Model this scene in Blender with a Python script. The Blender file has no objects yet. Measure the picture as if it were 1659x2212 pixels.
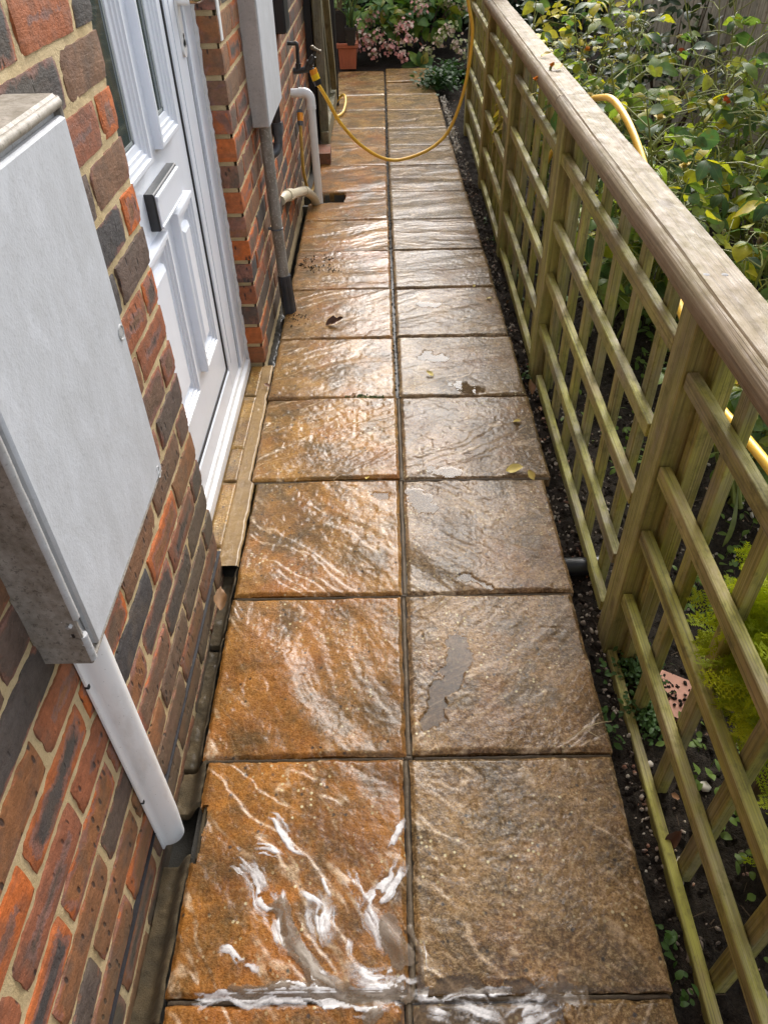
import bpy, bmesh, math, random
import numpy as np
from mathutils import Vector, Matrix, Euler

random.seed(11)
SC = bpy.context.scene
COL = SC.collection

# ------------------------------------------------------------------ camera
_f, _p, _yaw, _roll, CAM_H = 1588.5866, 0.7203, -0.0093, -0.024, 1.3338
_cp, _sp, _cy, _sy = math.cos(_p), math.sin(_p), math.cos(_yaw), math.sin(_yaw)
_fw = Vector((_sy*_cp, _cy*_cp, -_sp)); _ri = Vector((_cy, -_sy, 0)); _up = _ri.cross(_fw)
_r = math.cos(_roll)*_ri + math.sin(_roll)*_up
_u = -math.sin(_roll)*_ri + math.cos(_roll)*_up
cam_d = bpy.data.cameras.new('camera'); cam = bpy.data.objects.new('camera', cam_d); COL.objects.link(cam)
cam.matrix_world = Matrix(((_r.x, _u.x, -_fw.x, 0), (_r.y, _u.y, -_fw.y, 0), (_r.z, _u.z, -_fw.z, CAM_H), (0, 0, 0, 1)))
cam_d.sensor_fit = 'VERTICAL'; cam_d.sensor_height = 36.0; cam_d.lens = 36.0*_f/2212.0
cam_d.clip_start = 0.02; cam_d.clip_end = 500
SC.camera = cam

# ------------------------------------------------------------------ sky, sun, exposure
SUN_EL, SUN_AZ = math.radians(40), math.radians(15)       # azimuth measured from +y towards +x
w = bpy.data.worlds.new('World'); SC.world = w; w.use_nodes = True
wn = w.node_tree; bg = wn.nodes['Background']
sky = wn.nodes.new('ShaderNodeTexSky'); sky.sky_type = 'NISHITA'; sky.sun_disc = False
sky.sun_elevation = SUN_EL; sky.sun_rotation = SUN_AZ; sky.dust_density = 4.0; sky.air_density = 1.0; sky.ozone_density = 1.0
hs = wn.nodes.new('ShaderNodeHueSaturation'); hs.inputs['Saturation'].default_value = 0.34
wn.links.new(sky.outputs[0], hs.inputs['Color']); wn.links.new(hs.outputs[0], bg.inputs['Color'])
bg.inputs['Strength'].default_value = 0.15
sd = bpy.data.lights.new('sun', 'SUN'); sun = bpy.data.objects.new('sun', sd); COL.objects.link(sun)
sd.energy = 0.5; sd.angle = math.radians(48); sd.color = (1.0, 0.98, 0.95)
_sv = Vector((math.sin(SUN_AZ)*math.cos(SUN_EL), math.cos(SUN_AZ)*math.cos(SUN_EL), math.sin(SUN_EL)))
sun.rotation_euler = _sv.to_track_quat('Z', 'Y').to_euler()
SC.view_settings.view_transform = 'Standard'; SC.view_settings.look = 'None'
SC.view_settings.exposure = 1.36; SC.view_settings.gamma = 1.0
SC.view_settings.use_curve_mapping = False

# ------------------------------------------------------------------ picture-to-place helpers (display pixels 1659 x 2212)
def ray(u, v):
    return (((u-829.5)/_f)*_r + ((1106-v)/_f)*_u + _fw)
def onz(u, v, z=0.0):
    d = ray(u, v); t = (z-CAM_H)/d.z; return Vector((d.x*t, d.y*t, z))
def onx(u, v, x):
    d = ray(u, v); t = x/d.x; return Vector((x, d.y*t, CAM_H+d.z*t))
def ony(u, v, y):
    d = ray(u, v); t = y/d.y; return Vector((d.x*t, y, CAM_H+d.z*t))
def px(P):
    d = Vector(P)-Vector((0, 0, CAM_H)); z = d.dot(_fw)
    if z < 0.03: return (-9999, -9999)
    return (829.5+_f*d.dot(_r)/z, 1106-_f*d.dot(_u)/z)
def inview(P, m=60):
    a, b = px(P); return -m < a < 1659+m and -m < b < 2212+m

# ------------------------------------------------------------------ object helpers
def link(name, data, parent=None, loc=None, rot=None, scale=None):
    o = bpy.data.objects.new(name, data); COL.objects.link(o)
    if parent: o.parent = parent
    if loc is not None: o.location = loc
    if rot is not None: o.rotation_euler = rot
    if scale is not None: o.scale = scale
    return o
def tag(o, label=None, cat=None, group=None, kind=None):
    if label: o['label'] = label
    if cat: o['category'] = cat
    if group: o['group'] = group
    if kind: o['kind'] = kind
    return o
def thing(name, label, cat, loc=(0, 0, 0), rotz=0.0, group=None):
    o = link(name, None, None, loc, (0, 0, rotz)); o.empty_display_size = 0.05
    return tag(o, label, cat, group)
def mesh_np(name, V, F, m=None, smooth=False):
    me = bpy.data.meshes.new(name)
    V = np.asarray(V, dtype=np.float64)
    if isinstance(F, np.ndarray):
        me.from_pydata(V.tolist(), [], F.tolist())
    else:
        me.from_pydata(V.tolist(), [], F)
    if m: me.materials.append(m)
    if smooth: me.polygons.foreach_set('use_smooth', [True]*len(me.polygons))
    me.update(); return me

class MB:
    """collects shapes into one mesh"""
    def __init__(s): s.v = []; s.f = []; s.m = []
    def add(s, V, F, mi=0):
        n = len(s.v); s.v += [tuple(p) for p in V]
        s.f += [tuple(i+n for i in f) for f in F]; s.m += [mi]*len(F)
    def box(s, x0, x1, y0, y1, z0, z1, bev=0.0, M=None, mi=0):
        if bev <= 0:
            V = [(x, y, z) for x in (x0, x1) for y in (y0, y1) for z in (z0, z1)]
            F = [(0, 1, 3, 2), (4, 6, 7, 5), (0, 4, 5, 1), (2, 3, 7, 6), (0, 2, 6, 4), (1, 5, 7, 3)]
        else:
            bm = bmesh.new(); bmesh.ops.create_cube(bm, size=1)
            for q in bm.verts:
                q.co = Vector(((x0+x1)/2+q.co.x*(x1-x0), (y0+y1)/2+q.co.y*(y1-y0), (z0+z1)/2+q.co.z*(z1-z0)))
            bmesh.ops.bevel(bm, geom=bm.edges[:]+bm.verts[:], offset=bev, segments=1, affect='EDGES', clamp_overlap=True)
            bm.verts.index_update(); V = [q.co.copy() for q in bm.verts]; F = [[q.index for q in f.verts] for f in bm.faces]; bm.free()
        if M is not None: V = [M @ Vector(p) for p in V]
        s.add(V, F, mi)
    def tube(s, pts, r, n=10, cap=True, mi=0):
        pts = [Vector(p) for p in pts]; k = len(pts)
        rs = r if isinstance(r, (list, tuple)) else [r]*k
        t0 = (pts[1]-pts[0]).normalized()
        a = t0.orthogonal().normalized(); V = []; prev = t0
        for i, p in enumerate(pts):
            t = (pts[min(i+1, k-1)]-pts[max(i-1, 0)]).normalized()
            a = prev.rotation_difference(t) @ a; a = (a-t*a.dot(t)).normalized(); b = t.cross(a); prev = t
            for j in range(n):
                q = 2*math.pi*j/n; V.append(p+rs[i]*(math.cos(q)*a+math.sin(q)*b))
        F = [(i*n+j, i*n+(j+1) % n, (i+1)*n+(j+1) % n, (i+1)*n+j) for i in range(k-1) for j in range(n)]
        if cap: F += [tuple(range(n))[::-1], tuple((k-1)*n+j for j in range(n))]
        s.add(V, F, mi)
    def lathe(s, prof, n=20, M=None, mi=0):
        V = [(r*math.cos(2*math.pi*j/n), r*math.sin(2*math.pi*j/n), z) for r, z in prof for j in range(n)]
        k = len(prof)
        F = [(i*n+j, i*n+(j+1) % n, (i+1)*n+(j+1) % n, (i+1)*n+j) for i in range(k-1) for j in range(n)]
        F += [tuple(range(n))[::-1], tuple((k-1)*n+j for j in range(n))]
        if M is not None: V = [M @ Vector(p) for p in V]
        s.add(V, F, mi)
    def prism(s, poly, x0, x1, mi=0, M=None):
        """poly of (y,z) swept along x"""
        n = len(poly); V = [(x0, a, b) for a, b in poly]+[(x1, a, b) for a, b in poly]
        F = [(i, (i+1) % n, n+(i+1) % n, n+i) for i in range(n)]+[tuple(range(n))[::-1], tuple(range(n, 2*n))]
        if M is not None: V = [M @ Vector(p) for p in V]
        s.add(V, F, mi)
    def mesh(s, name, mats, smooth=False):
        me = bpy.data.meshes.new(name); me.from_pydata([tuple(p) for p in s.v], [], s.f)
        for m in (mats if isinstance(mats, (list, tuple)) else [mats]): me.materials.append(m)
        me.polygons.foreach_set('material_index', s.m)
        if smooth: me.polygons.foreach_set('use_smooth', [True]*len(me.polygons))
        bm = bmesh.new(); bm.from_mesh(me); bmesh.ops.recalc_face_normals(bm, faces=bm.faces[:]); bm.to_mesh(me); bm.free()
        me.update(); return me
    def obj(s, name, mats, parent=None, loc=None, rot=None, smooth=False):
        o = link(name, s.mesh(name, mats, smooth), parent, loc, rot)
        if smooth:
            try:
                me = o.data; me.set_sharp_from_angle(angle=math.radians(42))
            except Exception: pass
        return o

def bez(P, n=24):
    """Catmull-Rom through points"""
    P = [Vector(p) for p in P]; Q = [2*P[0]-P[1]]+P+[2*P[-1]-P[-2]]; out = []
    for i in range(1, len(Q)-2):
        for k in range(n):
            t = k/n; a, b, c, d = Q[i-1], Q[i], Q[i+1], Q[i+2]
            out.append(0.5*((2*b)+(c-a)*t+(2*a-5*b+4*c-d)*t*t+(3*b-a-3*c+d)*t**3))
    out.append(P[-1]); return out

# ------------------------------------------------------------------ numpy noise
def _hash(ix, iy, seed):
    h = (ix.astype(np.int64)*374761393+iy.astype(np.int64)*668265263+seed*144269504) & 0x7fffffff
    h = ((h ^ (h >> 13))*1274126177) & 0x7fffffff
    h = (h ^ (h >> 16))*2246822519 & 0x7fffffff
    return ((h ^ (h >> 15)) & 0xffff)/65535.0
def vnoise(x, y, seed=0):
    x = np.asarray(x, float); y = np.asarray(y, float)
    ix = np.floor(x); iy = np.floor(y); fx = x-ix; fy = y-iy
    fx = fx*fx*(3-2*fx); fy = fy*fy*(3-2*fy)
    a = _hash(ix, iy, seed); b = _hash(ix+1, iy, seed); c = _hash(ix, iy+1, seed); d = _hash(ix+1, iy+1, seed)
    return (a*(1-fx)+b*fx)*(1-fy)+(c*(1-fx)+d*fx)*fy
def fbm(x, y, seed=0, oct=4, gain=0.5):
    s = 0; a = 1; t = 0
    for o in range(oct):
        s = s+a*vnoise(np.asarray(x)*2**o+17.3*o, np.asarray(y)*2**o-9.1*o, seed+o*31); t += a; a *= gain
    return s/t
def sstep(a, b, x):
    t = np.clip((x-a)/(b-a), 0, 1); return t*t*(3-2*t)

# ------------------------------------------------------------------ material helpers
class NT:
    def __init__(s, name):
        s.m = bpy.data.materials.new(name); s.m.use_nodes = True; s.t = s.m.node_tree
        s.b = s.t.nodes['Principled BSDF']; s.out = s.t.nodes['Material Output']
        s._tc = None; s._oi = None
    def n(s, ty, **kw):
        q = s.t.nodes.new('ShaderNode'+ty)
        for k, v in kw.items(): setattr(q, k, v)
        return q
    def set(s, sock, v):
        if isinstance(v, bpy.types.NodeSocket): s.t.links.new(v, sock)
        elif v is not None:
            if isinstance(v, (tuple, list)) and len(v) == 3 and sock.type == 'RGBA': v = (*v, 1)
            sock.default_value = v
    def P(s, **kw):
        for k, v in kw.items(): s.set(s.b.inputs[k.replace('_', ' ')], v)
        return s
    @property
    def oc(s):
        s._tc = s._tc or s.n('TexCoord'); return s._tc.outputs['Object']
    @property
    def rnd(s):
        s._oi = s._oi or s.n('ObjectInfo'); return s._oi.outputs['Random']
    @property
    def col(s):
        s._oi = s._oi or s.n('ObjectInfo'); return s._oi.outputs['Color']
    @property
    def wp(s):
        return s.n('NewGeometry').outputs['Position']
    def map(s, v, sc=(1, 1, 1), loc=(0, 0, 0), rot=(0, 0, 0)):
        q = s.n('Mapping'); s.set(q.inputs[0], v); q.inputs[3].default_value = sc
        s.set(q.inputs[1], loc); q.inputs[2].default_value = rot; return q.outputs[0]
    def off(s, v, k=37.0):
        """shift coordinates by the object's random number"""
        q = s.n('VectorMath', operation='ADD'); s.set(q.inputs[0], v)
        c = s.n('CombineXYZ'); r = s.M('MULTIPLY', s.rnd, k); s.set(c.inputs[0], r); s.set(c.inputs[1], s.M('MULTIPLY', s.rnd, k*1.7)); s.set(c.inputs[2], s.M('MULTIPLY', s.rnd, k*0.6))
        s.set(q.inputs[1], c.outputs[0]); return q.outputs[0]
    def noise(s, v, scale, detail=3, rough=0.5, dist=0.0):
        q = s.n('TexNoise'); s.set(q.inputs['Vector'], v); s.set(q.inputs['Scale'], scale); q.inputs['Detail'].default_value = detail
        q.inputs['Roughness'].default_value = rough; q.inputs['Distortion'].default_value = dist; return q.outputs[0]
    def vor(s, v, scale, feature='F1', out=0, rand=1.0):
        q = s.n('TexVoronoi', feature=feature); s.set(q.inputs['Vector'], v); q.inputs['Scale'].default_value = scale
        q.inputs['Randomness'].default_value = rand; return q.outputs[out]
    def ramp(s, fac, stops, interp='LINEAR'):
        q = s.n('ValToRGB'); s.set(q.inputs[0], fac); e = q.color_ramp; e.interpolation = interp
        while len(e.elements) < len(stops): e.elements.new(0.5)
        for el, (p, c) in zip(e.elements, stops):
            el.position = p; el.color = (c, c, c, 1) if isinstance(c, (int, float)) else (*c, 1)
        return q.outputs[0]
    def mix(s, f, a, b, mode='MIX'):
        q = s.n('Mix', data_type='RGBA', blend_type=mode); s.set(q.inputs[0], f); s.set(q.inputs[6], a); s.set(q.inputs[7], b); return q.outputs[2]
    def M(s, op, a, b=None, c=None):
        q = s.n('Math', operation=op); s.set(q.inputs[0], a)
        if b is not None: s.set(q.inputs[1], b)
        if c is not None: s.set(q.inputs[2], c)
        return q.outputs[0]
    def sep(s, v):
        q = s.n('SeparateXYZ'); s.set(q.inputs[0], v); return q.outputs
    def bump(s, h, st=0.5, d=0.01, nrm=None):
        q = s.n('Bump'); s.set(q.inputs['Height'], h); q.inputs['Strength'].default_value = st; q.inputs['Distance'].default_value = d
        if nrm is not None: s.set(q.inputs['Normal'], nrm)
        return q.outputs[0]
    def hsv(s, c, h=None, sa=None, v=None):
        q = s.n('HueSaturation'); s.set(q.inputs['Color'], c)
        if h is not None: s.set(q.inputs['Hue'], h)
        if sa is not None: s.set(q.inputs['Saturation'], sa)
        if v is not None: s.set(q.inputs['Value'], v)
        return q.outputs[0]

def plain(name, col, rough=0.5, var=0.12, scale=25, bump=0.0, metal=0.0, spec=0.5):
    t = NT(name); n1 = t.noise(t.off(t.oc), scale, 5, 0.6)
    c = t.mix(t.ramp(n1, [(0.3, 0.0), (0.7, 1.0)]), tuple(x*(1-var) for x in col), tuple(min(1, x*(1+var)) for x in col))
    t.P(Base_Color=c, Roughness=rough, Metallic=metal, Specular_IOR_Level=spec)
    if bump: t.P(Normal=t.bump(n1, bump, 0.004))
    return t.m

# ================================================================== materials
def wet_stone(name, coatr=0.08):
    t = NT(name); v = t.off(t.oc); t.col; gran = t._oi.outputs['Alpha']
    lo = t.noise(v, 5.5, 6, 0.68, 0.5); mid = t.noise(v, 24, 6, 0.72, 0.3); hi = t.noise(v, 260, 3, 0.65); gr = t.noise(v, 130, 4, 0.75)
    st = t.noise(t.map(v, (6, 38, 6), rot=(0, 0, 0.6)), 1.0, 4, 0.6)
    dk = t.mix(1.0, t.col, (0.46, 0.38, 0.30), 'MULTIPLY'); lt = t.mix(1.0, t.col, (1.18, 1.12, 1.0), 'MULTIPLY')
    c = t.mix(t.ramp(lo, [(0.36, 0), (0.60, 1)]), dk, lt)
    c = t.mix(t.M('MULTIPLY', t.ramp(mid, [(0.44, 0), (0.68, 1)]), 0.5), c, t.mix(1.0, t.col, (0.46, 0.47, 0.52), 'MULTIPLY'))
    rust = t.ramp(t.noise(v, 3.2, 4, 0.6), [(0.50, 0), (0.68, 1)])
    c = t.mix(t.M('MULTIPLY', rust, t.M('SUBTRACT', 0.62, t.M('MULTIPLY', gran, 0.5))), c, (0.40, 0.125, 0.018))
    c = t.mix(t.M('MULTIPLY', t.ramp(t.noise(v, 8.5, 5, 0.7), [(0.45, 0), (0.62, 1)]), 0.74), c, (0.090, 0.058, 0.020))
    # granular face: dark and pale grit
    c = t.mix(t.M('MULTIPLY', t.ramp(gr, [(0.40, 1), (0.50, 0)]), t.M('ADD', 0.30, t.M('MULTIPLY', gran, 0.42))), c, t.mix(1.0, c, (0.36, 0.31, 0.26), 'MULTIPLY'))
    c = t.mix(t.M('MULTIPLY', t.ramp(gr, [(0.53, 0), (0.64, 1)]), t.M('ADD', 0.08, t.M('MULTIPLY', gran, 0.42))), c, (0.55, 0.39, 0.20))
    c = t.mix(t.M('MULTIPLY', t.ramp(hi, [(0.36, 1), (0.5, 0)]), 0.4), c, t.mix(1.0, c, (0.45, 0.4, 0.35), 'MULTIPLY'))
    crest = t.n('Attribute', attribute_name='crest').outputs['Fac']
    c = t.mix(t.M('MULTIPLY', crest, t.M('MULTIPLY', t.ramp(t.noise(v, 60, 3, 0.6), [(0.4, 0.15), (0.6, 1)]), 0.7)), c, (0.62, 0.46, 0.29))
    d1 = t.n('TexVoronoi'); t.set(d1.inputs['Vector'], v); d1.inputs['Scale'].default_value = 120
    pick = t.ramp(t.sep(d1.outputs['Color'])[0], [(0.84, 0), (0.87, 1)]); patch = t.ramp(t.noise(v, 5.5, 3), [(0.46, 0.02), (0.66, 1.0)])
    c = t.mix(t.M('MULTIPLY', t.M('MULTIPLY', t.ramp(d1.outputs['Distance'], [(0.22, 1), (0.42, 0)]), pick), patch), c, (0.66, 0.57, 0.32))
    r2 = t.n('TexVoronoi'); t.set(r2.inputs['Vector'], v); r2.inputs['Scale'].default_value = 70
    pick2 = t.ramp(t.sep(r2.outputs['Color'])[1], [(0.88, 0), (0.90, 1)])
    c = t.mix(t.M('MULTIPLY', t.M('MULTIPLY', t.ramp(r2.outputs['Distance'], [(0.14, 1), (0.32, 0)]), pick2), 0.85), c, (0.03, 0.026, 0.022))
    under = t.n('Attribute', attribute_name='under').outputs['Fac']; dry = t.M('SUBTRACT', 1.0, under)
    c = t.mix(t.M('MULTIPLY', under, 0.22), c, (0.17, 0.125, 0.075))
    h = t.M('ADD', t.M('MULTIPLY', hi, 0.5), t.M('MULTIPLY', gr, 1.2)); h = t.M('ADD', h, t.M('MULTIPLY', st, 0.25))
    n1 = t.bump(h, 0.7, 0.004); t.set(n1.node.inputs['Strength'], t.M('MULTIPLY', dry, 0.7))
    n2 = t.bump(t.M('ADD', t.noise(v, 85, 4, 0.65), t.M('MULTIPLY', st, 0.3)), 0.5, 0.004); t.set(n2.node.inputs['Strength'], t.M('MULTIPLY', dry, t.M('ADD', 0.26, t.M('MULTIPLY', gran, 0.22))))
    t.P(Base_Color=c, Roughness=t.ramp(mid, [(0.3, 0.4), (0.7, 0.65)]), Normal=n1, Specular_IOR_Level=0.15,
        Coat_Weight=t.M('MULTIPLY', t.ramp(t.noise(v, 6, 4, 0.6), [(0.30, 0.6), (0.52, 1.0)]), dry), Coat_Roughness=t.ramp(mid, [(0.3, coatr*0.5), (0.7, coatr*1.5)]), Coat_IOR=1.33, Coat_Normal=n2)
    return t.m
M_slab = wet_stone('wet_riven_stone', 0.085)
M_ledge = wet_stone('wet_ledge_stone', 0.2)

def mortar_mat(name, a, b, wet=0.0, scale=1.0):
    t = NT(name); v = t.off(t.oc)
    n = t.noise(v, 14*scale, 5, 0.65); hi = t.noise(v, 330*scale, 3, 0.7); md = t.noise(v, 70*scale, 4, 0.6)
    c = t.mix(t.ramp(n, [(0.32, 0), (0.68, 1)]), a, b)
    c = t.mix(t.M('MULTIPLY', t.ramp(hi, [(0.34, 1), (0.5, 0)]), 0.35), c, t.mix(1.0, c, (0.55, 0.5, 0.42), 'MULTIPLY'))
    c = t.mix(t.M('MULTIPLY', t.ramp(t.noise(v, 5*scale, 4), [(0.55, 0), (0.75, 1)]), 0.5), c, t.mix(1.0, c, (0.5, 0.47, 0.36), 'MULTIPLY'))
    t.P(Base_Color=c, Roughness=0.9-0.5*wet, Normal=t.bump(t.M('ADD', hi, md), 0.6, 0.003), Coat_Weight=wet, Coat_Roughness=0.15)
    return t.m
M_mortar = mortar_mat('sandy_mortar', (0.50, 0.375, 0.19), (0.60, 0.47, 0.27))
M_joint = mortar_mat('wet_grey_mortar', (0.075, 0.055, 0.032), (0.15, 0.11, 0.065), 0.15)
M_fillet = mortar_mat('green_stained_mortar', (0.045, 0.034, 0.016), (0.115, 0.080, 0.036), 0.12, 1.6)
M_ledgemortar = mortar_mat('ledge_mortar', (0.24, 0.138, 0.038), (0.33, 0.20, 0.060), 0.5, 1.5)
M_deep = mortar_mat('black_open_joint', (0.012, 0.011, 0.008), (0.03, 0.026, 0.015), 0.3)

def brick_mat():
    t = NT('stock_brick'); v = t.off(t.oc); lx, ly, lz = t.sep(t.oc)
    oi = t.col; cr, cg, cb = t.sep(oi)            # r: smoke amount, g: half length, b: hue pick
    n1 = t.noise(v, 13, 8, 0.72, 0.9); n2 = t.noise(t.map(v, (1, 18, 45)), 1.0, 4, 0.6); hi = t.noise(v, 260, 3, 0.65)
    ey = t.M('SUBTRACT', cg, t.M('ABSOLUTE', ly)); ez = t.M('SUBTRACT', 0.0325, t.M('ABSOLUTE', lz))
    e = t.M('MINIMUM', ey, t.M('MULTIPLY', ez, 1.3))                       # metres in from the edge of the face
    smoke = t.M('ADD', t.M('MULTIPLY', e, 22.0), t.M('MULTIPLY', t.M('SUBTRACT', n1, 0.5), 1.9))
    smoke = t.M('ADD', smoke, t.M('SUBTRACT', t.M('MULTIPLY', cr, 1.35), 0.66))
    sm = t.ramp(smoke, [(0.16, 0), (0.55, 1)])
    rim = t.ramp(smoke, [(0.14, 0), (0.22, 1), (0.34, 1), (0.46, 0)])
    edge = t.ramp(cb, [(0.0, (0.55, 0.14, 0.03)), (0.35, (0.46, 0.135, 0.042)), (0.6, (0.32, 0.11, 0.05)), (1.0, (0.25, 0.10, 0.06))])
    core = t.ramp(t.M('FRACT', t.M('MULTIPLY', cb, 7.31)), [(0.0, (0.30, 0.125, 0.048)), (0.22, (0.205, 0.112, 0.064)), (0.48, (0.150, 0.098, 0.072)), (0.72, (0.09, 0.076, 0.068)), (1.0, (0.066, 0.062, 0.062))])
    c = t.mix(sm, edge, core)
    c = t.mix(t.M('MULTIPLY', rim, 0.6), c, (0.25, 0.145, 0.125))
    c = t.mix(t.M('MULTIPLY', t.ramp(n2, [(0.52, 0), (0.75, 1)]), 0.45), c, (0.11, 0.072, 0.06))
    c = t.hsv(c, None, 1.0, t.ramp(t.noise(v, 45, 5, 0.75), [(0.25, 0.6), (0.75, 1.35)]))
    c = t.mix(t.M('MULTIPLY', t.ramp(t.noise(v, 17, 4, 0.6), [(0.5, 0), (0.68, 1)]), 0.55), c, (0.115, 0.09, 0.07))
    c = t.mix(t.M('MULTIPLY', t.ramp(hi, [(0.3, 1), (0.48, 0)]), 0.4), c, t.mix(1.0, c, (0.5, 0.5, 0.5), 'MULTIPLY'))
    pit = t.vor(t.map(v, (1, 1, 0.45)), 95); rr = t.n('TexVoronoi'); t.set(rr.inputs['Vector'], t.map(v, (1, 1, 0.45))); rr.inputs['Scale'].default_value = 95
    pk = t.ramp(t.sep(rr.outputs['Color'])[0], [(0.84, 0), (0.88, 1)])
    pitm = t.M('MULTIPLY', t.ramp(pit, [(0.22, 1), (0.4, 0)]), pk)
    c = t.mix(t.M('MULTIPLY', pitm, 0.8), c, (0.03, 0.026, 0.026))
    # soft growth of green and lime bloom on some bricks
    c = t.mix(t.M('MULTIPLY', t.ramp(t.noise(t.wp, 2.2, 4), [(0.52, 0), (0.72, 1)]), 0.28), c, (0.15, 0.13, 0.075))
    wz = t.sep(t.wp)[2]                                                        # damp staining that has crept up from the ground
    c = t.mix(t.M('MULTIPLY', t.ramp(t.M('SUBTRACT', t.M('ADD', t.noise(t.wp, 7, 5, 0.65), 0.12), t.M('MULTIPLY', wz, 1.1)), [(0.36, 0), (0.66, 1)]), 0.55), c, (0.12, 0.09, 0.05))
    h = t.M('SUBTRACT', t.M('ADD', t.M('MULTIPLY', hi, 0.5), t.noise(v, 60, 4, 0.6)), t.M('MULTIPLY', pitm, 1.2))
    t.P(Base_Color=c, Roughness=0.78, Normal=t.bump(t.M('ADD', h, t.M('MULTIPLY', t.noise(t.map(v, (1, 0.6, 1.6)), 28, 6, 0.75), 2.2)), 0.75, 0.003), Specular_IOR_Level=0.35)
    return t.m
M_brick = brick_mat()

def brickwork_mat():
    t = NT('brickwork_above'); v = t.map(t.wp, (1, 1, 1))
    x, y, z = t.sep(v); c = t.n('CombineXYZ'); t.set(c.inputs[0], t.M('ADD', y, x)); t.set(c.inputs[1], z)
    b = t.n('TexBrick'); t.set(b.inputs['Vector'], c.outputs[0]); b.inputs['Scale'].default_value = 1.0
    b.inputs['Brick Width'].default_value = 0.225; b.inputs['Row Height'].default_value = 0.075; b.inputs['Mortar Size'].default_value = 0.005
    b.inputs['Color1'].default_value = (0.34, 0.10, 0.045, 1); b.inputs['Color2'].default_value = (0.12, 0.075, 0.06, 1); b.inputs['Mortar'].default_value = (0.45, 0.35, 0.18, 1)
    t.P(Base_Color=b.outputs[0], Roughness=0.85, Normal=t.bump(b.outputs[1], -0.5, 0.005)); return t.m
M_brickwork = brickwork_mat()

def upvc(name, col=(0.75, 0.785, 0.85), dirt=0.10, rough=0.28):
    t = NT(name); v = t.off(t.oc)
    n = t.noise(t.map(v, (1, 1, 0.35)), 16, 5, 0.65)
    c = t.mix(t.M('MULTIPLY', t.ramp(n, [(0.48, 0), (0.8, 1)]), dirt), col, (0.45, 0.42, 0.36))
    sp = t.vor(v, 120); c = t.mix(t.M('MULTIPLY', t.ramp(sp, [(0.04, 1), (0.07, 0)]), 0.5*dirt*4), c, (0.12, 0.10, 0.08))
    t.P(Base_Color=c, Roughness=rough, Normal=t.bump(t.noise(v, 60, 3), 0.03, 0.002)); return t.m
M_upvc = upvc('white_upvc'); M_sill = upvc('white_sill_upvc', (0.83, 0.83, 0.83), 0.3, 0.35)
M_pvcwhite = upvc('white_pipe_plastic', (0.86, 0.86, 0.84), 0.2, 0.3)
M_cover = upvc('grimy_white_cover_plastic', (0.84, 0.84, 0.83), 0.75, 0.3)
M_pvcbeige = upvc('beige_pipe_plastic', (0.62, 0.55, 0.39), 0.45, 0.4)

def grp(name, base, dirt, amt, sc=9, spk=1.0):
    t = NT(name); v = t.off(t.oc)
    n1 = t.noise(t.map(v, (1, 1, 0.5)), sc, 6, 0.7, 0.5); n2 = t.noise(v, 60, 5, 0.7); n3 = t.noise(v, 190, 3, 0.7)
    c = t.mix(t.ramp(n1, [(0.3, 0), (0.72, 1)]), base, tuple(x*0.86 for x in base))
    f = t.M('MULTIPLY', t.M('ADD', t.M('MULTIPLY', t.ramp(n1, [(0.38, 0), (0.7, 1)]), 0.55), t.M('MULTIPLY', t.ramp(n2, [(0.35, 0), (0.65, 1)]), 0.55*spk)), amt)
    c = t.mix(f, c, dirt)
    c = t.mix(t.M('MULTIPLY', t.ramp(n3, [(0.56, 0), (0.66, 1)]), amt*0.6*spk), c, tuple(x*0.4 for x in dirt))
    t.P(Base_Color=c, Roughness=0.55, Normal=t.bump(t.M('ADD', n2, n3), 0.12*(1+amt), 0.002)); return t.m
M_grp_door = grp('weathered_white_grp', (0.57, 0.585, 0.61), (0.43, 0.435, 0.435), 0.85, 22, 0.35)
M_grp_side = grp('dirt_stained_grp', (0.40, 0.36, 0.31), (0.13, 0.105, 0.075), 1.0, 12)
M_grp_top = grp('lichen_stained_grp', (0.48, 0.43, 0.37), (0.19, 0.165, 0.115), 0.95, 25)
M_grp_rim = grp('white_grp_rim', (0.53, 0.535, 0.54), (0.30, 0.27, 0.22), 0.55, 20)
M_grp_box2 = grp('streaked_grp', (0.52, 0.48, 0.45), (0.30, 0.26, 0.22), 0.5, 10)

M_black = plain('black_paint', (0.012, 0.012, 0.014), 0.42, 0.3, 30)
M_rubber = plain('black_gasket', (0.010, 0.010, 0.011), 0.6)
M_dpc = plain('black_membrane', (0.018, 0.017, 0.02), 0.5, 0.3, 40, 0.2)
M_chrome = plain('satin_chrome', (0.75, 0.75, 0.76), 0.22, 0.08, 20, 0, 1.0)
M_blackplastic = plain('black_plastic', (0.018, 0.019, 0.02), 0.35, 0.25, 40)
M_greyplastic = plain('grey_plastic', (0.10, 0.105, 0.115), 0.35, 0.3, 40)
M_boot = plain('grey_black_plastic_sleeve', (0.045, 0.05, 0.06), 0.35, 0.4, 15)
M_tap = plain('tarnished_black_brass', (0.035, 0.033, 0.03), 0.5, 0.45, 60, 0.4)
M_taphandle = plain('dull_brass', (0.16, 0.13, 0.085), 0.45, 0.4, 60, 0.2, 0.4)
M_hose = plain('yellow_hose_rubber', (0.94, 0.56, 0.07), 0.35, 0.10, 9)
M_hosedirty = plain('dirty_yellow_hose', (0.50, 0.29, 0.045), 0.45, 0.25, 30)
M_orange = plain('orange_plastic', (0.80, 0.30, 0.02), 0.35, 0.08)
M_yellow = plain('yellow_plastic', (0.85, 0.55, 0.01), 0.32, 0.06)
M_terra = plain('terracotta_plastic', (0.46, 0.145, 0.07), 0.5, 0.14, 12, 0.1)
M_pinktile = plain('pink_terracotta', (0.52, 0.27, 0.19), 0.8, 0.15, 30, 0.4)
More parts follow.
